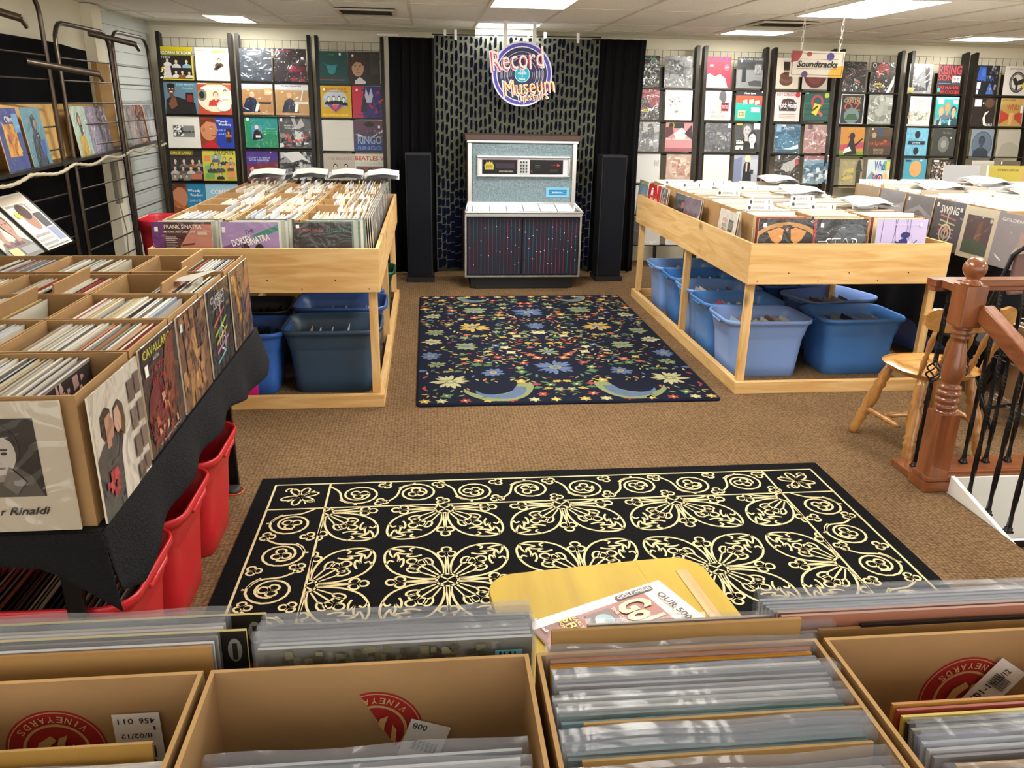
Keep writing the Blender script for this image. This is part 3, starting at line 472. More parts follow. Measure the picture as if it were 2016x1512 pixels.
# patterned hanging
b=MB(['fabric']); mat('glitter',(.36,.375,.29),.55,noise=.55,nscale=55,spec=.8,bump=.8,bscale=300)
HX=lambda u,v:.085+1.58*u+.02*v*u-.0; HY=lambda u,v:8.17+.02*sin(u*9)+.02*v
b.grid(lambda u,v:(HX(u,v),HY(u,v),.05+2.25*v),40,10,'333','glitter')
rg=random.Random(5)
nx=34
for i in range(nx):
    z=.05+rg.uniform(0,.06)
    while z<2.28:
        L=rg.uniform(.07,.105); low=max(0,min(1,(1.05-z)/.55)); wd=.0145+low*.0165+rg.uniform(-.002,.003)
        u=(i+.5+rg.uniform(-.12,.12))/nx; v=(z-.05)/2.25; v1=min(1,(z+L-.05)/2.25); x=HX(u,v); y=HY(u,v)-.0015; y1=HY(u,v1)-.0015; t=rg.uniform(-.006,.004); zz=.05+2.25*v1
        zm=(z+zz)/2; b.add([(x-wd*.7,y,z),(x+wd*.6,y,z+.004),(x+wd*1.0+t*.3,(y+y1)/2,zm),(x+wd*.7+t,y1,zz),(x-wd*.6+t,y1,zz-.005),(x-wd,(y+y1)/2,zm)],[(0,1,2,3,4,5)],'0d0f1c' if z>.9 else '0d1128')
        z+=L+(.018-.014*low)
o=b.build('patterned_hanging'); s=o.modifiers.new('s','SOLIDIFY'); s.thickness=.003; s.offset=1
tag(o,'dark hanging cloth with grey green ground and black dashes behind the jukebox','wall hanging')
# rod and clips
t=thing('curtain_rod','thin rod with white clips above the patterned hanging','curtain rod',(.87,8.22,2.31))
MB(['black_metal']).tube([(-.80,0,0),(.83,0,.012)],.006).build('rod',t)
MB(['white_trim']).tube([(-1.32,.05,-.01),(-1.12,.05,-.01)],.010).build('bracket',t)
for x in (-.68,-.58,.12,.28,.60,-.2): MB(['white_trim']).box(x-.012,x+.012,-.02,.012,-.045,.045).build('clip',t)
# speakers
for x,l in ((-.085,'tall black loudspeaker tower left of the jukebox'),(1.83,'tall black loudspeaker tower right of the jukebox')):
    t=thing('loudspeaker',l,'speaker',(x,8.0,0),group='tower loudspeakers')
    MB(['plain']).box(-.125,.125,-.10,.14,.05,1.24,'17171b').build('cabinet',t,bevel=.006)
    MB(['fabric']).box(-.112,.112,-.115,-.1005,.07,1.225,'1b1c22').build('grille',t,bevel=.004)
    MB(['plain']).box(-.14,.14,-.12,.15,.0,.049,'101012').build('plinth',t,bevel=.004)
# round sign
t=thing('round_sign','round lit record shaped sign reading Record Museum upstairs','sign',(.90,7.90,1.965))
b=MB(['plain']); n=48; r=.285
b.lathe([(r,0),(r,.02)],(0,.02,0),(0,-.0,0.0001) if 0 else (0,1.02,0),'6a62c8',n=48)
A=Art(b,(-.285,.0185,-.285),(.57,0,0),(0,0,.57),(0,-1,0),lift=.0006); A.clip=False
A.disc(50,50,50,50,'e8eaff',48); A.disc(50,50,47.5,47.5,'5a50c0',48); A.disc(50,50,42.5,42.5,'f2f2ff',48); A.disc(50,50,41,41,'2c2c58',48)
for rr in (34,29,24): A.ring(50,50,rr,rr+.8,'c8cbe8')
for a0 in (-20,160):
    for k in range(7): A.ring(50,50,35.5-k*3.1,36.2-k*3.1,'aab',a0,a0+32,10)
A.disc(50,50,12.6,12.6,'dff',30); A.disc(50,50,11.6,11.6,'18b4d6',30)
A.text(50,55,9,4,'fff','The'); A.text(50,51,14,3.4,'fff','museum'); A.text(50,47,3,4,'fff','+'); A.text(50,43,10,3,'fff','Palace')
b.build('disc',t)
b=MB(['plain'])
def word(txt,cx,cz,wd,ht,rot,face,under,off,y=-.012):
    for k,(col,e,yy) in enumerate(((under,off,y+.006),(face,0,y))):
        A=Art(b,(-.285-e,yy,-.285-e*.8),(.57,0,0),(0,0,.57),(0,-1,0)); A.clip=False
        if k==0: A.text(cx,cz,wd+5,ht+4,'f6f0ff',txt,rot,0); A.o=Vector((-.285-e*1.2,yy-.001,-.285-e))
        A.text(cx,cz,wd,ht,col,txt,rot,0); A.k=1
word('Record',42,73,84,30,6,'fff6ee','d2486e',.008)
word('Museum',62,32,82,24,7,'ffe7a8','c8505a',.007)
word('upstairs',70,14,46,13,7,'ffe0a0','7a3a6a',.005)
b.build('lettering',t)
for x in (-.16,.11): MB(['white_trim']).box(x-.018,x+.018,.03,.034,.2,.46).build('hanging_strap',t)
# jukebox
t=thing('jukebox','vintage silver blue jukebox with striped dark doors under the round sign','jukebox',(.90,7.55,0))
mat('mottled','7d9099',.38,metal=.35,noise=.35,nscale=60,bump=.6,bscale=90); mat('brownlam','4a332a',.35); mat('glass_dark','0c090c',.2,spec=.3)
MB(['plain']).box(-.50,.50,.04,.56,.0,.118,'0d0d0f').box(-.46,.46,.02,.04,.0,.03,'0a0a0a').build('plinth',t,bevel=.005)
b=MB(['brownlam']); b.box(-.555,.555,.02,.60,.12,.705); b.build('lower_cabinet',t)
b=MB(['chrome']); x0,x1,z0,z1=-.56,.56,.118,.712
for a in ((x0,x1,z0,z0+.018),(x0,x1,z1-.018,z1),(x0,x0+.02,z0+.018,z1-.018),(x1-.02,x1,z0+.018,z1-.018)): b.box(a[0],a[1],-.012,.02,a[2],a[3])
b.build('chrome_frame',t,bevel=.003)
rg=random.Random(2)
for s,(xa,xb) in enumerate(((-.538,-.012),(-.008,.538))):
    b=MB(['glass_dark']); b.box(xa,xb,.002,.019,.138,.692,'111'); b.mats.append('plain')
    A=Art(b,(xa,.002,.138),(xb-xa,0,0),(0,0,.554),(0,-1,0),'plain')
    A.rect(1,1,99,99,'0d0c22')
    for k in range(14):
        x=5+k*6.9; zb=3
        while zb<96:
            L=rg.uniform(14,46); ze=min(97,zb+L); c=rg.choice(['8c2448','1e5a7c','8c2448','5a5470','1f6a78','7a2a50'])
            A.rect(x-.28,zb,x+.28,ze,c); A.k-=1
            if ze<96 and rg.random()<.6: A.k+=1; A.disc(x,ze,.8,.9,'cfd4d8',6); A.k-=2
            zb=ze+rg.choice([0,0,2])
    b.build('striped_door',t)
b=MB(['chrome'])   # sloping title shelf
b.add([(-.555,-.06,.735),(.555,-.06,.735),(.515,.19,.795),(-.515,.19,.795),(-.555,-.06,.715),(.555,-.06,.715),(.515,.19,.715),(-.515,.19,.715)],[(0,1,2,3),(4,5,1,0),(5,6,2,1),(7,4,0,3)])
b.tube([(-.555,-.062,.742),(.555,-.062,.742)],.012); b.tube([(-.555,-.06,.742),(-.52,.19,.80)],.012); b.tube([(.555,-.06,.742),(.52,.19,.80)],.012); b.tube([(-.52,.185,.803),(.52,.185,.803)],.012)
b.build('shelf',t)
b=MB(['plain'])
for i in range(6):
    u0=-.48+i*.162; s=.965
    b.add([(u0,-.045,.742),(u0+.15,-.045,.742),((u0+.15)*s,.17,.7935),(u0*s,.17,.7935)],[(0,1,2,3)],'e9eeee')
b.build('title_strips',t)
MB(['brownlam']).box(-.52,.52,.20,.60,.706,1.365).build('upper_cabinet',t)
MB(['mottled']).box(-.475,.475,.186,.199,.80,1.345).build('front_panel',t)
b=MB(['chrome']); b.box(-.522,-.478,.180,.199,.80,1.35); b.box(.478,.522,.180,.199,.80,1.35); b.box(-.53,.53,.17,.199,1.352,1.376); b.build('side_trim',t,bevel=.006)
MB(['brownlam']).box(-.545,.545,.15,.62,1.378,1.425).build('top_cap',t,bevel=.004)
b=MB(['chrome']); Z0,Z1=1.045,1.24; X0,X1=-.435,.455
for a in ((X0,X1,Z0,Z0+.022),(X0,X1,Z1-.022,Z1),(X0,X0+.022,Z0+.022,Z1-.022),(X1-.022,X1,Z0+.022,Z1-.022)): b.box(a[0],a[1],.145,.185,a[2],a[3])
b.build('bezel',t,bevel=.008)
b=MB(['plain']); b.box(X0+.022,X1-.022,.165,.1855,Z0+.022,Z1-.022,'d9d6dc')
A=Art(b,(X0+.022,.165,Z0+.022),(X1-X0-.044,0,0),(0,0,Z1-Z0-.044),(0,-1,0)); A.rect(92,66,93.5,86,'444'); A.disc(92.6,20,1,4,'999'); b.build('control_panel',t)
b=MB(['glass_dark','plain']); b.box(-.385,-.052,.158,.164,1.075,1.205)
A=Art(b,(-.385,.158,1.075),(.333,0,0),(0,0,.13),(0,-1,0),'plain'); A.rect(0,96,100,100,'5a1830'); A.rect(38,40,92,74,'2c2230'); A.text(68,17,40,9,'d8c8c0','SELECT-RECORDS')
A.poly([(8,30),(32,30),(34,60),(30,72),(29,88),(24,78),(21,92),(18,78),(12,86),(11,72),(6,60)],'b9aa4a'); A.rect(11,40,29,62,'6a5a20'); A.rect(12,44,28,48,'c8b85a'); A.rect(12,53,28,57,'c8b85a'); b.build('selection_window',t)
kp=MB(['plain']).box(-.045,.06,.155,.164,1.07,1.21,'c9ccce').build('keypad',t)
for i in range(3):
    for j in range(4): MB(['plain']).box(-.026+i*.026,-.010+i*.026,.149,.1549,1.087+j*.029,1.105+j*.029,'2b2b30').build('key',kp)
b=MB(['glass_dark','plain']); b.box(.068,.385,.158,.164,1.075,1.205)
A=Art(b,(.068,.158,1.075),(.317,0,0),(0,0,.13),(0,-1,0),'plain'); A.text(24,62,16,8,'5a6a5a','RESET'); A.text(24,44,18,6,'4a5a4a','CREDIT'); A.text(72,64,20,8,'a03a3a','PLAY'); A.poly([(82,52),(92,64),(82,76)],'c03838'); A.rect(3,12,8,26,'7a2020'); A.rect(60,16,84,36,'2a2020'); b.build('credit_window',t)
b=MB(['plain']); b.box(.235,.455,.178,.1855,.86,.95,'6fb4d4')
A=Art(b,(.235,.178,.86),(.22,0,0),(0,0,.09),(0,-1,0)); A.rect(10,22,90,36,'1c6ea0'); A.rect(10,62,90,76,'1c6ea0'); A.rect(10,40,90,59,'1c6ea0'); A.text(50,50,46,11,'fff','ROCK-OLA'); b.build('blue_plaque',t)
# hanging sign
t=thing('hanging_sign','white hanging sign reading Soundtracks with coloured dots','sign',(2.74,5.75,2.0))
b=MB(['plain']); b.box(-.195,.195,0,.006,-.085,.085,'dad2c4')
A=Art(b,(-.195,0,-.085),(.39,0,0),(0,0,.17),(0,-1,0)); A.poly([(0,100),(20,100),(18,80),(12,60),(0,55)],'a03a3c'); A.disc(33,88,5,9,'b05040'); A.disc(73,80,7,15,'4a4488'); A.disc(28,10,6,13,'4a3a6c'); A.poly([(100,0),(72,0),(76,28),(86,42),(100,46)],'d8a83c')
for q in (8,92): A.rect(4,q-.8,96,q+.8,'6a4a3a')
for q in (3,97): A.rect(q-.4,8,q+.4,92,'6a4a3a')
A.rect(12,68,88,69.5,'7a5a4a'); A.rect(12,32,88,33.5,'7a5a4a'); A.text(50,50,76,26,'1c1410','Soundtracks',bold=.03,shear=.2); b.build('board',t)
for x in (-.13,.15):
    b=MB(['white_trim'])
    for k in range(8):
        z=.09+.042*k; h=k%2; b.tube([(x+(.009*cos(a) if h else 0),.003+(0 if h else .009*cos(a)),z+.02+.027*sin(a)) for a in [2*pi*i/8 for i in range(8)]],.0017,n=4,closed=True)
    b.build('chain',t)
# ------------------------------------------------------------------ cardboard boxes
CARD='a6835a'; CARDI='ae8c60'
def logo(A, cx, cy, r, cut=None):
    """red round vineyard stamp printed upside down"""
    A.disc(cx,cy,r,r*A.asp,'a02a26',40); A.ring(cx,cy,0,0,'c39a64') if 0 else None
    def rg(a,b_,c):
        P=[]
        for i in range(41):
            an=2*pi*i/40; P+=[(cx+a*cos(an),cy+a*A.asp*sin(an)),(cx+b_*cos(an),cy+b_*A.asp*sin(an))]
        A.put(P,[(2*i,2*i+1,2*i+3,2*i+2) for i in range(40)],c); A.k+=1
    rg(r*.93,r*.955,'c0946a'); rg(r*.60,r*.66,'c39a64')
    for i,ch in enumerate('VINEYARDS'):
        an=R(42+i*12); A.text(cx+r*.8*cos(an),cy+r*.8*A.asp*sin(an),r*(.035 if ch=='I' else .12),r*.15*A.asp,'cfa878',ch,rot=math.degrees(an)+90,bold=.01)
    for P in ([(-.45,-.1),(-.3,.25),(-.05,.42),(.05,.3),(-.15,.1),(-.3,-.15)],[(0,0),(.1,.35),(.28,.42),(.2,.2),(.15,-.05)],[(-.1,-.3),(.0,.0),(.05,-.1),(.02,-.4)],[(.3,-.2),(.36,.2),(.44,.05),(.4,-.3)],[(-.25,-.35),(-.2,-.05),(-.12,-.1),(-.15,-.4)]):
        A.poly([(cx+r*x,cy+r*y*A.asp) for x,y in P],'c39a64')
def crate(x0,x1,y0,y1,z0,h,label,group=None,back=None,name='cardboard_box',front_lo=0,t=.0045):
    """open box; coordinates kept local to its base centre"""
    cx,cy=(x0+x1)/2,(y0+y1)/2; a,bb=(x1-x0)/2,(y1-y0)/2; b=MB(['card'])
    b.box(-a,a,-bb,bb,0,t,CARD,top=CARDI)
    for q in ((-a,a,bb-t,bb,t,h),(-a,a,-bb,-bb+t,t,h-front_lo),(-a,-a+t,-bb+t,bb-t,t,h),(a-t,a,-bb+t,bb-t,t,h)): b.box(*q,CARD,top='d2ab74')
    if back: 
        A=Art(b,(-a+t,bb-t,t),(2*a-2*t,0,0),(0,0,h-t),(0,-1,0)); A.asp=(2*a-2*t)/(h-t); back(A)
    return tag(b.build(name,loc=(cx,cy,z0)),label,'box',group)
# prototype edge-filed records: plane x=const, spine along y
PAL=['e8e2d2','d9d2c0','efe9da','c9c2b4','b7ad9c','e0d6bd','8a8580','4a4540','2b2a2c','c8cdd4','9aa6b8','b98a68','a8443c','c9b06a','7c8a78','f0ece0','d2c8b0','e4dccc','6a5a4a','cfd4da','f2efe6','ded6c4','cc7a3a','5a5a78']
def filed(w,h,col,face=None,t=.0055,axis='x'):
    b=MB(['print']); 
    if axis=='x': b.box(-t/2,t/2,-w/2,w/2,0,h,face or col,top=col)
    else: b.box(-w/2,w/2,-t/2,t/2,0,h,face or col,top=col)
    return b.mesh('filed_record')
PROT={}
def filed_mesh(axis,i):
    k=(axis,i)
    if k not in PROT:
        rg=random.Random(i*7+1); c=PAL[i%len(PAL)]; fc=rg.choice(PAL); PROT[k]=filed(.314,.312,c,fc,t=.0045+.003*rg.random(),axis=axis)
    return PROT[k]
def file_record(axis,i,loc,lean,label,group):
    o=bpy.data.objects.new('filed_record',filed_mesh(axis,i)); C.objects.link(o); o.location=loc
    o.rotation_euler=(0,lean,random.uniform(-.006,.006)) if axis=='x' else (-lean,0,random.uniform(-.006,.006))
    return tag(o,label,'record',group)
stuff=MB(['print'])
def stuff_rec(axis,x,y,z,lean,col=None,w=.31,h=.312,t=.004):
    c=col or random.choice(PAL); dz=h*cos(lean); d=h*sin(lean)
    if axis=='x': v=[(x-t/2,y-w/2,z),(x+t/2,y-w/2,z),(x+t/2,y+w/2,z),(x-t/2,y+w/2,z)]; v+= [(p[0]+d,p[1],p[2]+dz) for p in v]
    else: v=[(x-w/2,y-t/2,z),(x+w/2,y-t/2,z),(x+w/2,y+t/2,z),(x-w/2,y+t/2,z)]; v+= [(p[0],p[1]+d,p[2]+dz) for p in v]
    stuff.add(v,[(4,5,6,7),(0,1,5,4),(1,2,6,5),(2,3,7,6),(3,0,4,7)],c)
# ------------------------------------------------------------------ pine islands
def island(side,label,X0,X1,Y0,Y1,zb=.69,zt=.935,inner=1):
    t=thing('pine_display_stand',label,'display stand',((X0+X1)/2,Y0,0),group='pine record islands'); w=(X1-X0)/2; D=Y1-Y0
    def bx(n,m,*q): return MB([m]).box(*q).build(n,t,bevel=.002)
    bx('front_board','pine_x',-w,w,0,.02,zb,zt); bx('back_board','pine_x',-w,w,D-.02,D,zb,zt)
    bx('side_board','pine_y',-w,-w+.02,.02,D-.02,zb,zt); bx('side_board','pine_y',w-.02,w,.02,D-.02,zb,zt)
    bx('deck','pine_y',-w+.021,w-.021,.021,D-.021,.712,.732)
    bx('base_rail','pine_x',-w-.0,w,0,.04,0,.075); bx('base_rail','pine_x',-w,w,D-.04,D,0,.075)
    bx('base_rail','pine_y',-w-.0,-w+.04,.041,D-.041,0,.075); bx('base_rail','pine_y',w-.04,w,.041,D-.041,0,.075)
    for s in (-1,1):
        for yy in (.06,D*.47,D-.08):
            b=MB(['pine_z']); x=s*(w-.045); b.box(x-.024,x+.024,yy-.02,yy+.02,.0755 if yy<.07 or yy>D-.1 else .0,min(zb+.019,.711)); b.build('leg',t,bevel=.002)
    b=MB(['plain'])
    for i in range(7):
        x=-w+.06+(2*w-.12)*i/6; b.lathe([(.004,0),(.004,.001)],(x,-.0005,zb+.02+.05*(i%2)),(x,-1.0005,zb+.02+.05*(i%2)),'1a120c',n=8)
    b.build('nail_heads',t)
    return t
island('L','left pine stand with raised board sides filled with record boxes',-1.50,-.275,4.42,7.22)
island('R','right pine stand with raised board sides above blue tubs',1.90,3.165,4.52,7.22,.70,.945)
ORD=['front','second','third','fourth','fifth','sixth','seventh','eighth']
DZ=.735
def fill_stuff(x0,x1,y0,y1,z,empt=0,pal=None,n=22,lean=.12):
    x=x0+.015+(x1-x0)*empt
    while x<x1-.05:
        stuff_rec('x',x,(y0+y1)/2,z+.006,lean+random.uniform(-.03,.03),random.choice(pal) if pal else None,w=y1-y0-.03,h=.318+random.uniform(-.012,.022)); x+=(x1-x0)/n*random.uniform(.7,1.4)
WH=['f2efe6','ebe6d8','e6e2da','dcd8cf','f5f3ee','e9e4d2','cfd3d6','b9aa92','e0c8b8','c8ccd8','a89a88','f0e8c8']
cols=[(-1.478,-1.108,'left'),(-1.10,-.735,'middle'),(-.728,-.362,'right')]
y=4.665
for r in range(7):
    for c,(a,b_,nm) in enumerate(cols):
        d=.352
        crate(a,b_,y,y+d-.006,DZ,.322,'cardboard record box, %s row from front, %s column, left pine stand'%(ORD[r],nm),'boxes on the left pine stand')
        fill_stuff(a,b_,y,y+d-.006,DZ,{(0,0):.0,(1,0):.55,(2,0):.2,(3,0):.3,(1,1):.15,(1,2):.35,(2,2):.15,(3,1):.3,(4,2):.2}.get((r,c),.03),WH)
    y+=.352
# loose records along the right side of the left stand
for i,(yy,col) in enumerate([(4.68,'9aa0a8'),(5.02,'b9c2cc'),(5.36,'c7c2bc'),(5.70,'a9b4c0'),(6.04,'c2a8ac'),(6.38,'aab4b0'),(6.72,'8fa0a8')]):
    for k in range(4):
        cover(.312,.312,random.choice(['b9c0c8','c9ccd0','a4adb6',col]),'R 6 84 14 94 fff;R 20 20 80 70 %s'%random.choice(['8a929a','b0a8a0','7a8a96','c8a0a4']),'sleeved record along the right board of the left stand, %s group from front'%ORD[i],(-.352+.012*k,yy+.17+.004*k,DZ+.022),rz=pi/2,tilt=-.03,m='sleeved',group='records along the right side of the left stand',t=.004)
# records standing in front of the boxes, facing the viewer
FR=[(-1.33,'Frank'),(-.955,'D'),(-.56,'J')]
codes=[('7a3a86','R 0 0 20 100 6a2a7c;R 20 0 100 100 4a1e22;P c98878 36 0 100 0 100 96 70 96 46 60;P e0a898 50 0 100 0 100 40 60 34;D 60 52 10 3.5 5a2420;D 88 52 9 3.5 5a2420;L 48 60 70 63 3 6a3028;T 52 92 62 7 f4eee8 FRANK SINATRA;T 46 83 52 5 f4eee8 My One And Only Love;R 22 74 40 75 d8ccc8;R 22 71 42 72 d8ccc8;R 22 68 38 69 d8ccc8;R 22 65 41 66 d8ccc8;R 22 62 37 63 d8ccc8;R 22 59 42 60 d8ccc8;R 22 56 38 57 d8ccc8;R 76 78 92 84 ddc8b0;R 5 84 11 92 fff','purple album with close up of eyes at the front of the left stand'),
('a58bc0','P 7a4a90 0 46 0 56 50 74 50 64;P 3a8a78 56 68 100 86 100 96 56 78;A 50 84 16 7 14 5a3a78 THE;A 36 68 34 12 16 fff DORSEY;A 64 70 40 12 16 fff SINATRA;B 42 52 18 221820 111 222;B 66 52 18 221820 111 222;R 4 82 10 92 eee;R 0 0 3 100 c8d0cc','lilac album with slanted band lettering and two dark heads'),
('2c2a2a','T 30 86 44 7 9c4a40 JOAN BAEZ;T 76 86 40 7 3a7a66 IN CONCERT;P a8a090 62 10 70 40 78 20 84 24 80 0 60 0;P 4a4848 20 80 60 20 64 24 26 80;R 4 90 10 96 fff','black album with thin red and green concert title under plastic')]
for (x,_),(bg,cd,l) in zip(FR,codes):
    for k in range(4):
        if k==0: cover(.314,.314,bg,cd,l,(x-.02 if x>-1.2 else x-.0,4.470,DZ+.02),tilt=-.07,m='sleeved')
        else: cover(.314,.314,random.choice(['cfd6cf','e2e0d6','3a3434','5f7a6e']),'R 88 0 96 100 aab0a8','record standing behind the %s at the front of the left stand'%('purple eyes album' if x<-1.2 else 'lilac album' if x<-.8 else 'black concert album'),(x+.012*k+.012,4.470+.04*k,DZ+.02),tilt=-.07,m='sleeved',group='records at the front of the left stand')
# white paper bags at the far end
def bag(x,y,z,w,d,rz,label,n=5,tilt=-.5):
    b=MB(['plain'])
    for k in range(n):
        h0=.008*k
        def f(u,v,k=k,h0=h0):
            return ((u-.5)*w*(1-.02*k)+.01*sin(k*5),(v-.5)*d+.004*k,h0+.016*math.exp(-((u-.5)/.32)**2)*(1+.2*sin(k*3))+.028*v-.008*sin(v*7))
        b.grid(f,12,6,'efeeea' if k%3 else 'dfe2ea')
    return tag(b.build('paper_bags',loc=(x,y,z),rot=(0,0,rz)),label,'bags','folded white bags on record boxes')
for x,l,d in ((-1.32,'folded white bags pile at far left end of the left stand',0),(-.98,'folded white bags pile second from left on the left stand',.15),(-.68,'folded white bags pile third from left on the left stand',.1),(-.38,'folded white bags pile at far right end of the left stand',.05)):
    bag(x,6.98+d*.5,DZ+.35,.285,.26,random.uniform(-.08,.08),l)
# right island
colsR=[(2.045,2.41,'left'),(2.417,2.78,'middle'),(2.787,3.14,'right')]
y=4.80
for r in range(7):
    d=.345
    for c,(a,b_,nm) in enumerate(colsR):
        if r==6: a2,b2=a+.0,b_
        crate(a,b_,y,y+d-.006,DZ,.33,'cardboard record box, %s row from front, %s column, right pine stand'%(ORD[r],nm),'boxes on the right pine stand')
        # records here face the viewer side: planes y=const leaning back
        yy=y+.03+(.1 if (r+c)%3==0 else 0)
        while yy<y+d-.05:
            stuff_rec('y',(a+b_)/2,yy,DZ+.008,.25+random.uniform(-.04,.04),random.choice(WH),w=.325,h=.325+random.uniform(-.015,.02)); yy+=.02
    y+=.345
SF=[(7.28,'7fa0b8','R 0 90 100 96 c8b84a;D 50 50 20 30 90b0c4;R 4 0 8 100 6a8a9c','pale blue album with yellow edge at the back end of the right stand side',0,.0),
(6.90,'c02028','T 30 80 20 20 fff i;T 50 56 60 16 fff cu ee;T 50 36 70 16 fff fooo;R 10 10 90 22 e8e0d8','red album with white lettering leaning on the right stand side board',.05,.0),
(6.63,'59636c','P a85058 24 60 50 80 76 60 50 20;N 10 3 20 60 80 96 10 ddd,eee','grey blue album with a red heart in plastic on the right stand side',-.1,.0),
(6.15,'2b2a30','R 0 86 100 100 555;R 60 70 100 84 a02a30;N 16 8 20 4 90 60 14 889,ccc,222;P 6a7a84 20 4 34 4 40 60 26 56','dark album with glossy glare leaning on the right stand side board',.0,.0),
(5.86,'6a5a68','P c8bcc8 100 70 40 20 60 16 100 50;N 12 9 20 30 80 90 14 8a4a5a,7a6a80;R 84 10 92 22 eee','purple grey album in creased plastic next to the dark glossy one',.06,.0),
(5.12,'dcd6ca','T 34 80 30 8 c0605a ASTERN;T 34 70 26 8 666 SHENON;T 34 60 26 8 666 ORSLAG;P 444 58 84 84 84 84 60 58 60;P 777 60 80 82 80 82 64 60 64;P e0b04a 60 10 76 50 90 30 70 26;D 76 16 8 10 c04030;L 40 34 70 54 2 c8a050;T 34 42 30 6 a88 CONCERT;R 10 20 54 22 b88','white album with small red titles leaning at the near corner of the right stand',.0,.0)]
for yy,bg,cd,l,rz,dz in SF:
    cover(.314,.314,bg,cd,l,(1.945,yy,DZ+.012+dz),rz=-pi/2+rz,tilt=-.09,m='sleeved')
    cover(.314,.314,random.choice(['cdbb8a','3a2a2a','8a4a3a']),'','record hidden behind the '+' '.join(l.split()[:9]),(1.962,yy+.015,DZ+.01),rz=-pi/2+rz,tilt=-.09,m='sleeved')
FRR=[(2.125,'262728','D 50 50 62 44 b8864a;D 50 46 58 40 262728;P c98a4a 16 76 36 84 44 80 42 60 34 52 24 60;P c98a4a 84 76 64 84 56 80 58 60 66 52 76 60;P c98a4a 46 82 50 76 54 82 54 86 46 86;P 262728 42 84 46 78 50 84 54 78 58 84 58 88 42 88;R 96 0 100 100 a03030;R 8 84 14 92 eee','black album with golden arc and rounded gold shapes'),
(2.49,'2c3034','P 4a5258 20 40 50 90 90 90 100 60 60 30;T 54 54 66 20 d8dce0 STAR;T 54 54 62 16 2c3034 STAR;R 6 56 24 58 d8dce0;R 8 84 14 92 eee','black album with outlined STAR lettering under plastic'),
(2.875,'b3a8cc','L 8 0 12 100 1 3a3a60;L 26 0 40 100 .8 3a3a60;L 44 0 36 100 .8 3a3a60;L 56 100 90 20 .7 8a84b0;L 60 100 60 60 .7 3a3a60;L 66 100 66 60 .7 3a3a60;L 0 44 36 36 1 3a3a60;L 0 20 36 30 1 3a3a60;R 0 28 44 29 3a3a60;P 2a2a70 44 30 46 60 60 66 66 52 66 30;D 58 70 9 6 2a2a60;L 38 58 52 50 3 2a2a60;P ccc 60 48 66 60 72 48 66 40;L 74 52 82 60 2 2a2a60;T 60 90 50 3 c8c0dc PHANTOM OF THE OPERA;R 84 86 90 94 c8c0dc','lilac album with dark rigging lines and a navy figure')]
for x,bg,cd,l in FRR:
    for k in range(3):
        if k==0: cover(.325 if x>2.3 else .36,.316,bg,cd,l,(x+(.02 if x<2.3 else 0),4.59,DZ+.03),tilt=-.06,m='sleeved' if x<2.6 else 'print')
        else: cover(.316,.318,random.choice(['c9bd94','8a2a30','1d1c1e','b9a26a']),'','record standing behind the '+' '.join(l.split()[:8]),(x-.006+.004*k,4.59+.045*k,DZ+.03),tilt=-.06,m='sleeved',group='records behind the front albums of the right stand')
# divider cards with printed tabs
DV=[(2.16,5.0,.0),(2.30,5.32,.06),(2.62,5.05,0),(2.55,5.2,.0),(2.95,5.1,.03),(2.72,5.55,.08),(2.28,5.9,-.05),(2.2,6.5,.1),(2.36,6.62,.1),(2.12,6.75,0),(2.62,6.3,.08),(2.5,6.75,.12),(2.95,5.9,.12),(3.0,6.4,.1)]
for i,(x,yy,rz) in enumerate(DV):
    b=MB(['plain']); w=.09
    b.box(-.15,.15,0,.003,0,.325,'ece8df'); b.box(-w,w,-.012,.004,.325,.372,'f0eee8')
    A=Art(b,(-w,-.012,.325),(2*w,0,0),(0,0,.047),(0,-1,0)); A.text(46,50,44,30,'555','SOUNDTRACK'); A.disc(12,50,6,26,'444',8); A.rect(84,24,88,76,'555')
    tag(b.build('divider_card',loc=(x,yy+.02,DZ+.01),rot=(-.22,0,rz)),'white divider card with a printed tab standing among boxes on the right pine stand','card','divider cards on the right stand')
for x,yy,l in ((3.0,5.25,'curved white paper bags lying on the front right boxes of the right stand'),(2.88,6.0,'curved white paper bags in the middle of the right stand'),(3.12,7.0,'curved white paper bags at the back of the right stand')): bag(x,yy,DZ+.35,.34,.26,.3,l,3)
# ------------------------------------------------------------------ third table at the right
T3X0,T3X1,T3Y0,T3Y1=3.44,5.35,4.45,6.45
t=thing('folding_table','folding table under the record boxes at the far right','table',((T3X0+T3X1)/2,(T3Y0+T3Y1)/2,0))
MB(['plain']).box(-.92,.92,-1.0,1.0,.785,.82,'8a8478').build('table_top',t)
for sx in (-.8,.8):
    for sy in (-.85,.85): MB(['black_metal']).tube([(sx,sy,0),(sx,sy,.785)],.014).build('leg',t)
b=MB(['fabric'])
def skirt(pts,z0f,z1,seedv=0,amp=.02):
    """hanging cloth edge following pts"""
    L=[0]
    for p,q in zip(pts,pts[1:]): L.append(L[-1]+math.dist(p,q))
    def f(u,v):
        s=u*L[-1]; i=0
        while i<len(L)-2 and s>L[i+1]: i+=1
        k=(s-L[i])/(L[i+1]-L[i]); x=pts[i][0]+(pts[i+1][0]-pts[i][0])*k; y=pts[i][1]+(pts[i+1][1]-pts[i][1])*k
        dx,dy=pts[i+1][0]-pts[i][0],pts[i+1][1]-pts[i][1]; l=math.hypot(dx,dy); nx,ny=-dy/l,dx/l
        a=amp*(1-v)*sin(s*16+seedv)+.03*(1-v)
        return (x+nx*a,y+ny*a,z0f(u)+(z1-z0f(u))*v)
    return f
b.box(T3X0-.01,T3X1+.01,T3Y0-.01,T3Y1+.01,.8205,.823,'17171a')
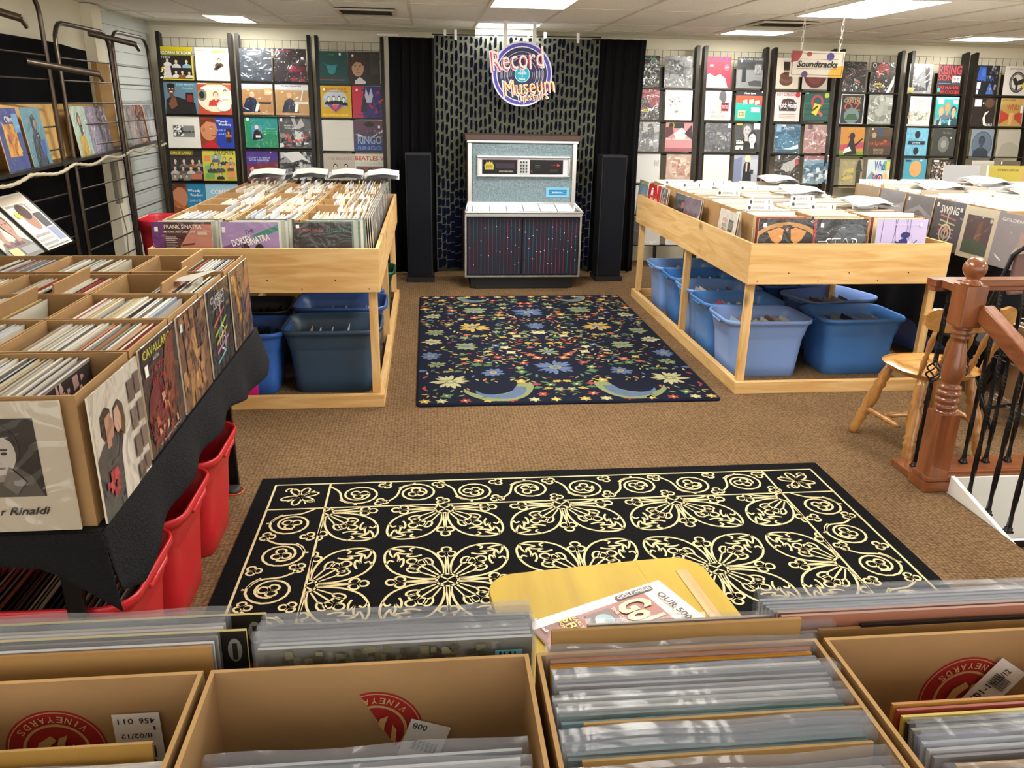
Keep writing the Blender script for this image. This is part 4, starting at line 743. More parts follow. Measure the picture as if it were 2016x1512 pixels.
b.grid(skirt([(T3X0-.01,T3Y1),(T3X0-.01,T3Y0-.01),(T3X1,T3Y0-.01)][::-1],lambda u:.22+.08*sin(u*11),.823),70,8,'17171a')
tag(b.build('tablecloth'),'black cloth hanging under the far right record boxes','tablecloth')
y=4.50; k=0
F3=[('8a8a90','R 0 0 100 100 8e8a90;T 50 88 80 6 d8d4d8 GOLDEN TIME;P c8b0a0 50 30 70 60 90 30 70 10;R 60 4 98 70 a89088','grey album half hidden behind the folding chair'),
('cfc6b0','R 12 10 88 84 5a4e52;P 7a5a50 40 20 50 70 60 76 62 40 54 18;P 4a5a52 12 10 88 10 88 30 40 40 12 30;D 84 78 4 4 bbb','cream framed album with a dark picture, right of the neon one'),
('5a5a66','T 50 82 60 16 f0ece0 SWING;L 24 70 76 64 3 c07a80;L 24 60 76 54 3 b8c08a;L 24 50 76 44 3 d0a070;L 24 40 76 36 3 b87aa0;L 24 30 76 28 3 8aa0c0;L 50 76 50 10 3 e0c8a0;O 50 34 16 20 d8ccb8;O 50 34 8 12 c8b090;R 6 86 13 94 eee;R 84 82 92 90 ddd','dark grey album lettered SWING with neon lines'),
('77777d','P 9a9aa0 0 60 50 80 100 60 100 50 50 70 0 50;R 6 86 13 94 eee','plain grey album in plastic left of the neon one'),
('8a8a92','P a8a8b0 0 40 100 80 100 60 0 20','dull grey album behind the right corner of the pine stand'),('9a8a78','R 10 10 90 90 a08a70','small brown album at the back of the far right table')]
for r in range(5):
    for c in range(4):
        a=T3X0+.02+c*.37
        crate(a,a+.362,y,y+.345,.8245,.32,'cardboard record box, far right table, %s row from front, %s from left'%(ORD[r],ORD[c]),'boxes on the far right table')
        yy=y+.05
        while yy<y+.32: stuff_rec('y',a+.18,yy,.832,.18+random.uniform(-.03,.03),random.choice(WH),w=.32,h=.325+random.uniform(-.015,.025)); yy+=.022
    y+=.36
for k,(yy,z) in enumerate([(4.33,.825),(4.665,.825),(4.975,.83),(5.32,.83),(5.67,.83),(6.02,.83)]):
    bg,cd,l=F3[k]
    cover(.30 if k else .34,.318,bg,cd,l,(T3X0-.035,yy,z),rz=-pi/2+.04,tilt=-.05,m='sleeved')
for x,yy,bg,cd,l in ((4.60,6.62,'a8a8aa','D 60 60 4 4 777;D 70 70 3 3 777;N 10 2 10 10 60 40 20 9a9a9c','pale grey album standing at the back of the far right table'),(5.0,6.62,'a89838','R 0 0 6 100 c8c8c0;R 8 8 96 40 b0a040;P 4a4a3a 36 20 40 60 60 60 64 20;T 60 88 60 6 6a5a20 SYMPHONY','yellow album with a grey figure at the back of the far right table'),(5.32,6.6,'b08a5a','R 0 0 100 100 b08a5a','plain brown board beside the yellow album at the back')):
    cover(.315,.315,bg,cd,l,(x,yy,.955),tilt=-.12,rz=-.1)
b=MB(['plain'])
crate(4.42,5.5,6.70,7.05,.62,.34,'long cardboard box behind the far right table with standing albums')
MB(['plain']).box(4.3,5.6,6.48,7.1,.0,.615,'1a1a1c').build('plinth_table',bevel=.005); tag(bpy.data.objects['plinth_table'],'low black table standing behind the far right record table','table')
for x,yy,l in ((3.75,5.6,'curved white paper bags on the left boxes of the far right table'),(4.25,5.3,'curved white paper bags in the middle of the far right table'),(4.4,6.0,'curved white paper bags at the back of the far right table'),(4.75,4.9,'curved white paper bags at the right of the far right table')): bag(x,yy,1.155,.34,.30,.2,l,4)
# folding chair in black
t=thing('folding_chair','black metal folding chair beside the far right table','chair',(3.30,4.10,0),rz=.25)
b=MB(['black_metal'])
for s in (-1,1):
    b.tube([(s*.215,.25,0),(s*.21,.02,.48),(s*.205,-.10,.98),(s*.17,-.125,1.02)],.012); b.tube([(s*.19,-.20,0),(s*.19,.12,.46)],.012)
b.tube([(-.17,-.125,1.02),(.17,-.125,1.02)],.012); b.tube([(-.19,-.16,.12),(.19,-.16,.12)],.009); b.build('frame',t)
MB(['plain']).box(-.20,.20,-.12,.26,.44,.47,'201c1c').build('seat',t,bevel=.01)
MB(['plain']).box(-.19,.19,-.118,-.092,.76,.985,'6a504c').build('backrest',t,bevel=.01)
# wire basket stand with boxes behind the railing
t=thing('wire_shelf','chrome wire shelf holding boxes behind the railing','shelf',(3.55,3.92,0))
b=MB(['chrome'])
for z in (.12,.36,.58):
    for a in ((-.28,-.2,.28,-.2),(-.28,.2,.28,.2),(-.28,-.2,-.28,.2),(.28,-.2,.28,.2)): b.tube([(a[0],a[1],z),(a[2],a[3],z)],.005,n=6)
    for i in range(9): b.tube([(-.28+.07*i,-.2,z),(-.28+.07*i,.2,z)],.0025,n=4)
b.build('shelf_wires',t)
for sx in (-.28,.28):
    for sy in (-.2,.2): MB(['black_metal']).tube([(sx,sy,0),(sx,sy,.64)],.008).build('post',t)
for z,l in ((.128,'brown box on the lower level of the wire shelf'),(.368,'brown box on the middle level of the wire shelf')):
    o=MB(['card']).box(-.2,.2,-.16,.16,0,.20,'8a6a4a').build('cardboard_box',loc=(3.55,3.92,z),bevel=.004); tag(o,l,'box')
# ------------------------------------------------------------------ storage tubs
def tub(col,label,x,y,rz=0,w=.60,d=.45,h=.40,group=None,inner=None,name='storage_tub',rim=None,z=0,tilt=0,nrec=0,full=.66,pal=None):
    """x,y centre; rounded tapered tub with a rolled rim and handles"""
    def ring(w,d,r,z,n=5):
        P=[]
        for cx,cy,a0 in ((w/2-r,d/2-r,0),(-w/2+r,d/2-r,90),(-w/2+r,-d/2+r,180),(w/2-r,-d/2+r,270)):
            for i in range(n+1):
                a=R(a0+90*i/n); P.append((cx+r*cos(a),cy+r*sin(a),z))
        return P
    prof=[(.76,.72,.06,.0,.0),(.78,.74,.06,.006,0),(.80,.77,.06,h*.25,0),(.845,.82,.06,h*.66,0),(.86,.84,.06,h*.70,0),(.875,.855,.065,h*.72,.0),(.915,.90,.07,h*.86,0),(.955,.95,.08,h*.93,0),(1.0,1.0,.09,h*.935,0),(1.0,1.0,.09,h*.985,0),(.985,.98,.085,h,0),(.955,.945,.08,h*.985,0),(.90,.88,.07,h*.86,0),(.83,.80,.06,h*.66,0),(.76,.72,.055,.02,0)]
    b=MB(['plastic']); vs=[]; fs=[]; n=24
    for a,c,r,zz,_ in prof: vs+=ring(w*a,d*c,r,zz)
    for i in range(len(prof)-1):
        for k in range(n): fs.append((i*n+k,i*n+(k+1)%n,(i+1)*n+(k+1)%n,(i+1)*n+k))
    b.add(vs,fs,col,None,True); b.add(vs,[tuple(range(n))[::-1],tuple(range((len(prof)-1)*n,len(prof)*n))],col)
    t=thing(name,label,'tub',(x,y,z),rz,group); t.rotation_euler=(tilt,0,rz)
    o=b.build('body',t)
    for s in (-1,1):
        q=MB(['plastic']); X=s*w*.478
        q.tube([(X+s*.006,-.08,h*.95),(X+s*.010,-.07,h*.915),(X+s*.010,.07,h*.915),(X+s*.006,.08,h*.95)],.008,col,n=6); q.build('handle',t)
    ca,sa=cos(rz),sin(rz)
    for i in range(nrec):
        u=-.30*w+i*.62*w*full/ max(nrec,1)*1.5
        if abs(u)>.33*w: continue
        X,Y=x+u*ca,y+u*sa
        stuff_rec('x',X,Y,z+.03,.15+random.uniform(-.08,.08),random.choice(pal or PAL),w=.30,h=.305+random.uniform(-.01,.02),t=.003)
    return t
LB_,MBL,DBL='7391cf','3a68b4','38588c'
g='blue tubs under the right pine stand'
tub('86a6e2','light blue tub at the near left corner under the right stand, full of records',2.215,5.00,0,group=g,nrec=16,full=.9)
tub('4a80c8','medium blue tub at the near right under the right stand, beside the chair',2.88,5.03,.03,group=g,nrec=6,full=.8)
tub('5288cc','medium blue tub second from the near end on the aisle side under the right stand',2.23,5.47,.02,group=g,nrec=8)
tub('7a9cda','light blue tub behind the middle post of the right stand',2.25,5.91,0,group=g,nrec=6)
tub('4680cc','bright medium blue tub fourth along the aisle side under the right stand',2.26,6.35,-.03,group=g,nrec=6)
tub('7aa0de','light blue tub at the far end of the aisle side under the right stand',2.25,6.79,0,group=g,nrec=6)
tub('7c9cdc','pale blue tub slightly turned behind the medium blue one at the near right',2.98,5.56,.30,group=g,w=.62,nrec=7)
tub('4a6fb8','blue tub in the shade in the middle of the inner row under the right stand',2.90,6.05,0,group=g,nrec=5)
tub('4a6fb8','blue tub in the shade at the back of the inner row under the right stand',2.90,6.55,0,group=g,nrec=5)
tub('5570b8','pale blue tub under the cloth of the far right table',3.80,5.55,.1,w=.55)
g='tubs under the left pine stand'
tub('385068','big dark slate tub at the near right under the left stand',-.595,4.86,0,w=.60,d=.46,h=.41,group=g,nrec=5,full=.5,pal=['e8e4da','b9a88a','ddd'])
tub('3a6abf','bright blue tub left of the slate tub, beside the cloth corner',-1.16,4.84,0,w=.58,group=g,nrec=22,pal=['4a4a3a','8a8468','2a2a2a'])
tub('3c5c9a','blue tub behind the slate tub under the left stand',-.60,5.38,0,w=.62,h=.42,group=g,nrec=14,pal=['8a8a7a','ddd','4a4a4a'])
tub('3a5aa0','blue tub third along the aisle side under the left stand',-.62,5.90,0,w=.62,h=.42,group=g,nrec=8)
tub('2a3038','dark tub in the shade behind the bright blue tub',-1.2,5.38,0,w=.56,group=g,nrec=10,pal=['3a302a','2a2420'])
tub('1a4a34','dark green tub at the far end under the left stand',-.56,6.6,0,w=.56,group=g)
o=MB(['plain']).box(-.09,.09,-.01,.01,0,.20,'d81a78').build('pink_folder',loc=(-1.12,4.585,.0),rot=(-.05,0,0)); tag(o,'bright pink board on the floor below the black cloth corner','board')
g='red tubs under the left table'
for i,yy in enumerate((2.97,2.53,2.09)):
    tub('c4222c','red tub under the left table, %s from the pine stand'%['nearest','second','third'][i],-1.08,yy,0,w=.56,d=.44,h=.43,group=g)
o=tub('b81c28','red tub full of dark records at the near end under the left table',-1.62,2.09,0,w=.50,d=.44,h=.43,group=g)
for i in range(56):
    stuff_rec('x',-1.86+i*.0156+.0,2.07,.06,.38+random.uniform(-.03,.03),random.choice(['3a2a26','4a3430','241c1c','5a3a34','2a2a2c','6a5a50','4a2a28','7a3a2a','8a7a68','1f1a1a']),w=.31,h=.315,t=.006)
# ------------------------------------------------------------------ left table
t=thing('long_table','long table on black legs under the left record boxes','table',(-1.39,2.62,0))
MB(['plain']).box(-.60,.60,-.86,.90,.695,.732,'6a6258').build('table_top',t)
for sx in (-.52,.47):
    for sy in (-.78,.82): MB(['black_metal']).box(sx-.022,sx+.022,sy-.012,sy+.012,0,.694).build('leg',t,bevel=.004)
MB(['black_metal']).tube([(-.1,-.78,.0),(-.1,-.78,.69)],.014).build('leg',t)
MB(['black_metal']).tube([(-.28,-.75,.69),(-.24,-.76,.55),(-.06,-.765,.33)],.006).build('brace',t)
mat('cloth_weave','15161a',.85,spec=.25,bump=.8,bscale=160)
b=MB(['cloth_weave']); b.box(-2.0,-.775,1.725,3.535,.7325,.736,'111')
hem=[(1.725,.62),(1.75,.56),(1.85,.515),(2.0,.575),(2.2,.58),(2.4,.60),(2.6,.595),(2.9,.60),(3.1,.56),(3.25,.54),(3.42,.545),(3.52,.58)]
def hz(y):
    for (a,p),(c,q) in zip(hem,hem[1:]):
        if a<=y<=c: return p+(q-p)*(y-a)/(c-a)
    return hem[-1][1]
def sk(u,v):
    y=1.725+1.81*u; z=hz(y)+(.736-hz(y))*v; d=(1-v)
    return (-.775+.028*d+.012*d*sin(y*17)+.02*d*max(0,(y-3.2)*3),y+.0*d,z)
b.grid(sk,70,10,'111')
def sk2(u,v):
    x=-2.0+1.225*u; zz=.685-.03*u if u<.88 else .658-.125*((u-.88)/.12)**1.3; d=(1-v)
    return (x+.03*d*(u**6),1.725-.02*d-.012*d*sin(x*13),zz+(.736-zz)*v)
b.grid(sk2,40,8,'111')
def sk3(u,v):
    x=-2.0+1.225*u; zz=.56; d=(1-v); return (x+.03*d*(u**6),3.535+.02*d+.012*d*sin(x*13),zz+(.736-zz)*v)
b.grid(sk3,40,8,'111')
o=b.build('tablecloth'); s=o.modifiers.new('s','SOLIDIFY'); s.thickness=.003; tag(o,'black woven cloth hanging from the left table over the red tubs','tablecloth')
TZ=.7375
rows=[(1.755,2.085),(2.10,2.425),(2.435,2.765),(2.775,3.10),(3.15,3.49)]
PAL2=PAL+['efe9da','e8e0c8','f2ecdc','d8cfb8','e0d8c4','ece4d0','e8dcc0']
EMP={(0,0):(0,.20),(0,1):(.02,0),(1,0):(.0,0),(1,1):(.5,.1),(2,0):(.0,.10),(2,1):(.0,.35),(3,0):(.38,0),(3,1):(.05,.0),(3,2):(.5,0),(4,0):(.36,0),(4,1):(.0,.25),(4,2):(.3,.0),(2,2):(0,.3)}
for r,(ya,yb) in enumerate(rows):
    for c in range(3):
        if r==0 and c>1: continue
        if r==1 and c>1: continue
        xb=-.795-.352*c; xa=xb-.346
        posn='%s row of left table, %s box from aisle'%(ORD[r],['first','second','third'][c])
        crate(xa,xb,ya,yb,TZ,.33,'cardboard record box in the '+posn,'boxes on the left table')
        e0,e1=EMP.get((r,c),(0,0)); x=xa+.02+e0*.33; i=0
        while x<xb-.05-e1*.33:
            if r>3 or c>1 or (r==3 and c>0): stuff_rec('x',x,(ya+yb)/2,TZ+.006,.10+random.uniform(-.02,.02),random.choice(PAL),w=.314)
            else: file_record('x',random.randrange(len(PAL2)*2),(x,(ya+yb)/2,TZ+.006+random.uniform(0,.006)),.10+random.uniform(-.02,.02),'record filed edge up in the '+posn,'records filed in the left table boxes')
            x+=random.choice([.0095,.011,.0125,.014,.017])
        if (r,c) in ((3,0),(3,1),(2,1),(4,0)):
            o=MB(['card']).box(-.003,.003,-.155,.155,0,.36,CARD,top='d2ab74').build('divider_board',loc=(xa+.17 if r==3 else xa+.13,(ya+yb)/2,TZ+.006),rot=(0,.16,0)); tag(o,'brown divider sticking up in the '+posn,'divider')
# dark record face showing in the near box and in the third box
cover(.30,.30,'3a3230','T 52 66 60 14 ddd5c8 THE MESSAGES;N 14 5 30 80 90 96 12 c89a96,d8b0ac;P c79aa0 6 60 30 90 40 80 16 50','dark record with ornate lettering facing out in the nearest box of the left table',(-.88,1.92,TZ+.012),rz=pi/2,tilt=-.02)
cover(.30,.30,'3a3426','T 60 88 26 4 c8b890 STEREO;R 80 78 86 92 eee','near black record facing out in the third box along the left table edge',(-.86,2.60,TZ+.012),rz=pi/2,tilt=-.02)
cover(.30,.30,'b8ccc0','R 4 86 10 94 fff','pale green record facing out in the third row, second box of the left table',(-1.36,2.60,TZ+.014),rz=pi/2,tilt=-.10)
# albums leaning on the outside of the left table boxes
cover(.325,.322,'bdb3a0','R 8 66 10 67 bdb3a0;R 22 28 81 88 231f1d;P 4f4a44 34 28 80 28 74 44 62 54 46 54 38 42;R 46 40 60 56 8a8278;D 53 66 16 19 2c2622;D 53 62 13 17 b5aea4;P 231f1d 40 68 44 78 54 82 64 78 67 68 60 74 46 74;R 45 64 50 65.5 3a342e;R 56 64 61 65.5 3a342e;D 47.5 62 2 1.2 222;D 58.5 62 2 1.2 222;P 8f887e 52 61 55 54 51 54;R 48.5 50 57.5 51.2 6a5c54;P 6a645c 60 52 70 40 62 30 54 38;I 68 17 28 6 2a2622 Rinaldi;I 50 16 4 4 2a2622 r','cream album with dark portrait of a man in a jacket, near left corner',(-.985,1.735,TZ+.003),tilt=0,m='sleeved')
for yy,bg,cd,l,dx in (
 (1.90,'cfc8bc','P 2a2422 8 0 12 40 24 60 46 64 60 40 62 0;P 3a4048 0 0 0 50 14 58 40 58 50 40 50 0;P d8d0c8 40 0 44 40 52 52 64 40 68 0;R 20 52 28 62 b98a76;P 2a201c 12 66 14 80 24 84 32 80 32 74 24 76 20 66 18 58;P b98a76 20 60 20 76 30 78 34 70 36 66 33 58 26 56;P 4a3428 40 62 38 78 48 82 56 76 58 60 54 50;P c8a08c 36 64 38 76 46 78 50 68 48 58 40 57;N 10 6 8 10 30 34 12 a82838,c03a48;R 70 70 82 88 6a5a58;R 85 72 96 90 6a5a58;R 70 46 82 64 7a6a66;R 85 48 96 66 7a6a66;R 70 22 82 40 6a5a58;R 85 24 96 42 7a6a66;R 70 2 82 16 6a5a58;R 85 4 96 18 6a5a58','pale album with an embracing couple and small portraits leaning nearest on the left table boxes',.012),
 (2.26,'3a2a2e','T 46 92 76 8 c8c830 CAVALLARO;T 40 84 16 4 ccc and the;T 44 74 40 6 b02030 LATIN;T 44 64 40 6 b02030 BEAT;D 30 34 26 28 6a1828;P 7a3a2a 60 4 50 60 66 90 90 96 80 40;N 30 7 6 6 90 50 10 8a2030,a85a40,5a2028,c8a080;R 6 74 14 84 fff;T 50 6 60 3 caa all the great rhythms','dark red album with yellow title leaning second on the left table boxes',.004),
 (2.60,'6e4e3c','P a87a4a 20 0 30 60 60 90 90 60 70 10;P 4a3430 60 100 50 50 70 30 96 60 96 100;P c8966a 44 20 40 60 56 74 60 30;N 30 12 6 6 94 94 20 7a5a48,5a4038,9a7050,b88858;R 6 84 14 92 cdd','brown rustic album in creased plastic leaning third on the left table boxes',.004),
 (2.95,'26282c','T 46 86 60 8 c8c8c8 CLASSICS;T 50 78 50 8 b8b8b8 CLASSICS;L 20 56 70 68 3.4 d85a3c;L 20 44 76 56 3.4 9ac030;L 22 34 76 44 3.4 d0b038;L 22 24 76 32 3.4 c070a8;L 20 12 60 18 3 70b0c8;O 50 36 13 14.4 ddd;O 54 28 8 9.2 c8d0d0;L 50 80 48 30 2 ddd','black album with neon colour staves leaning fourth on the left table boxes',.004),
 (3.31,'59463c','P c08a3a 10 96 24 90 40 50 50 4 38 10 26 50;P 8a5a4a 50 60 90 96 96 40 60 10;N 24 14 40 6 96 96 20 6a5450,8a6a50,4a3a3a;R 4 84 8 94 eee','brown gold album leaning fifth, at the far end of the left table boxes',.004)):
    cover(.322,.318,bg,cd,l,(-.788+dx+.004,yy+.02,TZ+.002),rz=pi/2,tilt=0.0,m='sleeved',ry=0,group='albums leaning along the left table edge')
o=MB(['plain']).add([(-.09,-.04,0),(.02,-.06,.01),(.09,.05,.03),(-.02,.02,.012)],[(0,1,2,3)],'d4cec0').build('paper_sheet',loc=(-.87,2.97,TZ+.335)); tag(o,'loose white paper sheet lying on the fourth box along the left table edge','paper')
o.modifiers.new('s','SOLIDIFY').thickness=.001
# ------------------------------------------------------------------ left wall: black cloth, ladder racks, shelf
b=MB(['fabric'])
def wc(u,v):
    y=3.0+4.32*u; top=2.05+.35*max(0,1-u*2.1)**1.5-.03*sin(u*pi*2); return (XL+.03+.012*sin(u*30+v),y,.02+(top-.02)*v)
b.grid(wc,60,10,'0e0e11'); tag(b.build('wall_cloth'),'black cloth covering the left wall behind the tubular racks','cloth')
def ladder(y0,y1,label,x=-2.34,top=2.14):
    t=thing('tubular_rack',label,'rack',(x,(y0+y1)/2,0),group='tubular metal racks'); w=(y1-y0)/2; r=.13
    P=[(0,-w,0),(0,-w,top-r)]+[(0,-w+r-r*cos(R(a)),top-r+r*sin(R(a))) for a in (22,45,68,90)]+[(0,w-r+r*sin(R(a)),top-r+r*cos(R(a))) for a in (0,22,45,68)]+[(0,w,top-r),(0,w,0)]
    MB(['steel']).tube(P,.0145,n=10).build('hoop_frame',t)
    for i in range(14):
        z=.15+.137*i
        MB(['steel']).tube([(-.004,-w,z),(-.004,w,z)],.0055,n=6).build('rung',t)
    return t
ladder(4.25,5.49,'tubular hoop rack nearest, cut by the left edge of the photo',x=-2.30,top=2.28)
ladder(5.70,6.62,'tubular hoop rack in the middle of the left wall',x=-2.32)
ladder(6.80,7.62,'tubular hoop rack farthest, in front of the white slatwall',x=-2.36,top=2.17)
for a,b_,l in (((-2.30,5.20,1.885),(-2.05,5.60,1.833),'grey tube arm sticking out from the nearest tubular rack'),((-2.30,6.21,2.11),(-2.08,6.46,2.06),'grey tube arm sticking out between the two farther racks'),((-2.30,4.45,2.15),(-2.02,4.60,2.065),'short grey tube arm at the upper left edge of the photo')):
    o=MB(['steel']).tube([a,b_],.019,n=12).tube([b_,(b_[0]+.01,b_[1]+.03,b_[2]-.04)],.012,n=8).build('tube_arm'); tag(o,l,'tube')
t=thing('record_shelf','long black shelf holding albums on the left racks','shelf',(-2.3,6.3,0))
SX=lambda y:-2.17-.105*(y-4.78)
b=MB(['black_metal']); ya,yb=4.0,8.15
b.add([(SX(ya)+2.3+.03,ya-6.3,1.305),(SX(yb)+2.3+.03,yb-6.3,1.305),(SX(yb)+2.3-.11,yb-6.3,1.305),(SX(ya)+2.3-.11,ya-6.3,1.305),(SX(ya)+2.3+.03,ya-6.3,1.322),(SX(yb)+2.3+.03,yb-6.3,1.322),(SX(yb)+2.3-.11,yb-6.3,1.322),(SX(ya)+2.3-.11,ya-6.3,1.322)],[(0,3,2,1),(4,5,6,7),(0,1,5,4),(1,2,6,5),(2,3,7,6),(3,0,4,7)]); b.build('shelf_board',t)
b=MB(['card']); b.add([(SX(ya)+2.3-.10,ya-6.3,1.322),(SX(6.6)+2.3-.10,6.6-6.3,1.322),(SX(6.6)+2.3-.13,6.6-6.3,1.65),(SX(ya)+2.3-.13,ya-6.3,1.65)],[(0,1,2,3)],'b8945c'); b.build('back_board',t)
P=[]; yy=4.0
rg=random.Random(4)
while yy<8.2: P.append((SX(yy)+.045,yy,1.295-.018*abs(sin(yy*4.1))-.006*sin(yy*9))); yy+=.05
mat('rope_light',(.62,.58,.48),.4,emit=.12)
o=MB(['rope_light']).tube(P,[.008 if i%2 else .0115 for i in range(len(P))],n=8).build('rope_light'); tag(o,'clear rope light strung along the front of the left shelf','light string')
SH=[(4.62,'2c3c78','R 20 22 76 74 b98a3a;N 14 3 26 26 72 70 20 7a4a4a,c8a050,a8642c;T 58 82 44 10 c8c8b0 Oliver;R 70 60 96 90 5a8ab0;R 4 84 14 92 ccc','blue album with yellow framed group picture on the left shelf'),
(4.98,'4a7a8a','D 52 72 14 16 1c2430;P 1c2a3c 20 0 30 50 46 62 66 56 80 0;D 56 70 7 9 7a6a68;P 2c4a8a 60 40 90 46 84 20 60 10','teal album with a dark haired figure on the left shelf'),
(5.86,'a8c8b8','D 44 72 12 16 3a2420;D 44 70 8 10 c09078;P c8a030 10 0 20 36 44 46 64 36 70 0;P 3a2420 34 60 40 40 54 44 56 64','mint album with a woman in yellow on the left shelf'),
(6.12,'8a84a0','P a8a0b8 20 0 40 80 60 90 80 10;N 10 3 20 20 80 80 16 9a90a8,7a7490','pale lilac album on the left shelf'),
(6.38,'5a5468','N 26 6 6 6 94 94 20 6a6478,4a4458,8a8090','grey violet album in creased plastic at the middle of the left shelf'),
(7.28,'88848c','P a8a4a8 10 0 30 90 60 90 80 0','grey album left of the red edged one on the left shelf'),
(7.58,'6a3a34','R 0 84 100 100 8a3a30;P 2a2c4a 20 10 34 60 60 64 80 10;R 30 4 80 16 a8a030','dark red album with a blue figure near the right end of the left shelf'),
(7.98,'8a94a0','P b0b8c0 20 0 40 80 60 90 80 10','pale grey blue album at the right end of the left shelf')]
for yy,bg,cd,l in SH: cover(.30,.315,bg,cd,l,(SX(yy)-.005,yy,1.323),rz=pi/2+.10,tilt=-.10,m='sleeved',group='albums on the left shelf')
cover(.30,.30,'d8a030','R 40 0 70 100 d03a2a','orange and red record edge standing behind the dark red album on the left shelf',(SX(7.72)-.03,7.74,1.323),rz=pi/2+.1,tilt=-.1)
# papers on a sloping rack
t=thing('magazine_shelf','black sloping shelf holding newspapers at the left edge','shelf',(-2.1,4.4,0))
MB(['black_metal']).add([(-.14,-.6,1.19-.0),(-.14,.36,1.19),(.10,.36,.915),(.10,-.6,.915),(.13,-.6,.94),(.13,.36,.94),(-.15,-.6,1.18),(-.15,.36,1.18)],[(0,1,2,3),(3,2,5,4),(6,7,1,0)],'111').build('sloping_board',t)
MB(['steel']).tube([(-.17,-.6,.0),(-.17,-.6,1.2)],.012).build('post',t); MB(['steel']).tube([(-.17,.36,.0),(-.17,.36,1.2)],.012).build('post',t)
NP='R 0 0 100 100 d8d2c8;R 4 84 96 97 c8bca8;R 6 78 70 82 999;D 46 56 17 22 a87a68;D 46 68 18 14 4a342c;R 70 10 95 34 8a93b0;R 66 36 94 62 4a4a50;R 6 8 60 12 999;R 6 16 60 20 aaa;R 6 24 60 28 999;R 6 3 94 5 777;R 72 66 94 80 bbb;D 18 64 8 6 b8c840'
for yy,l,cd in ((4.57,'newspaper with a portrait lying right on the sloping shelf at left',NP),(4.22,'newspaper with several faces lying on the sloping shelf at the left edge','R 0 0 100 100 cfc8bc;R 4 84 96 97 b8a890;B 30 56 40 b08a78 6a4a3a 888;B 70 56 40 b08a78 5a3a30 777;T 44 26 60 8 8a4a5a The Children;R 10 6 40 20 c8c08a;R 46 6 94 18 999')):
    cover(.30,.36,'d8d2c8',cd,l,(-2.0,yy,.925),rz=pi/2,tilt=-.72,t=.004,name='newspaper',cat='newspaper')
# power strip and cable
t=thing('power_strip','beige power strip hanging on the black wall with a grey cable','power strip',(-2.60,7.15,1.02)); MB(['plain']).box(-.02,.02,-.04,.04,-.17,.17,'8f8a76').build('housing',t,bevel=.006)
MB(['plain']).tube([(0,0,-.17),(.03,-.01,-.4),(.05,-.12,-.7),(.06,-.16,-1.0)],.005,'9a9a94',n=6).build('cable',t)
o=MB(['card']).box(-.02,.02,-.13,.13,0,.62,'b08a58').build('cardboard_sheet',loc=(-2.56,7.05,1.33)); tag(o,'tan cardboard piece standing behind the farthest rack','cardboard')
o=tub('b02430','red tub at the corner behind the left pine stand',-1.77,5.6,0,w=.27,d=.34,h=.95,name='red_bin')
# ------------------------------------------------------------------ rugs
def ribbons(b,P,wd,z,col,m,clip=None):
    P=[Vector((p[0],p[1])) for p in P]; out=[]; seg=[]
    for p in P:
        if clip is None or (clip[0]<=p.x<=clip[1] and clip[2]<=p.y<=clip[3]): seg.append(p)
        else:
            if len(seg)>1: out.append(seg)
            seg=[]
    if len(seg)>1: out.append(seg)
    for s in out:
        vs=[]
        for i,p in enumerate(s):
            t=(s[min(i+1,len(s)-1)]-s[max(i-1,0)])
            if t.length<1e-7: t=Vector((1,0))
            t.normalize(); n=Vector((-t.y,t.x))*wd/2; vs+=[(p.x+n.x,p.y+n.y,z),(p.x-n.x,p.y-n.y,z)]
        b.add(vs,[(2*i,2*i+1,2*i+3,2*i+2) for i in range(len(s)-1)],col,m)
def smooth(P,k=5):
    """catmull-rom"""
    out=[]; n=len(P)
    for i in range(n-1):
        p0=P[max(i-1,0)];p1=P[i];p2=P[i+1];p3=P[min(i+2,n-1)]
        for j in range(k):
            t=j/k; out.append(tuple(.5*((2*p1[q])+(-p0[q]+p2[q])*t+(2*p0[q]-5*p1[q]+4*p2[q]-p3[q])*t*t+(-p0[q]+3*p1[q]-3*p2[q]+p3[q])*t**3) for q in (0,1)))
    out.append(P[-1]); return out
mat('rug_pile',None,.95,spec=.12,bump=.6,bscale=180)
RX0,RX1,RY0,RY1=-.80,1.935,1.63,3.485
b=MB(['rug_pile']); b.box(RX0,RX1,RY0,RY1,0,.009,'0c0c0e'); CR='dccb9c'; zr=.0095; W=.0095
def rib(P,clip=None,wd=W): ribbons(b,P,wd,zr,CR,None,clip)
def circ(cx,cy,r,n=16,a0=0,a1=360): return [(cx+r*cos(R(a0+(a1-a0)*i/n)),cy+r*sin(R(a0+(a1-a0)*i/n))) for i in range(n+1)]
def loop(cx,cy,L,wd,ang): 
    P=[(0,0),(L*.35,wd*.5),(L*.8,wd*.5),(L,0),(L*.8,-wd*.5),(L*.35,-wd*.5),(0,0)]; c,s=cos(ang),sin(ang)
    return smooth([(cx+x*c-y*s,cy+x*s+y*c) for x,y in P],3)
def trefoil(cx,cy,r,ang,clip=None):
    for k in (0,120,-120): rib(loop(cx,cy,r*1.9 if k==0 else r*1.7,r*1.5,ang+R(k)),clip,.009)
yo=3.41; yi=3.172; xo0,xo1=-.725,1.872; xi0,xi1=-.475,1.62
yb=RY0+.07
for P in ([(xo0,yo),(xo1,yo)],[(xo0,yi),(xo1,yi)],[(xo0,yo),(xo0,yb)],[(xo1,yo),(xo1,yb)],[(xi0,yo),(xi0,yb)],[(xi1,yo),(xi1,yb)]): rib(P)
F=(xi0,xi1,yb,yi)
px,py=.52375,.56
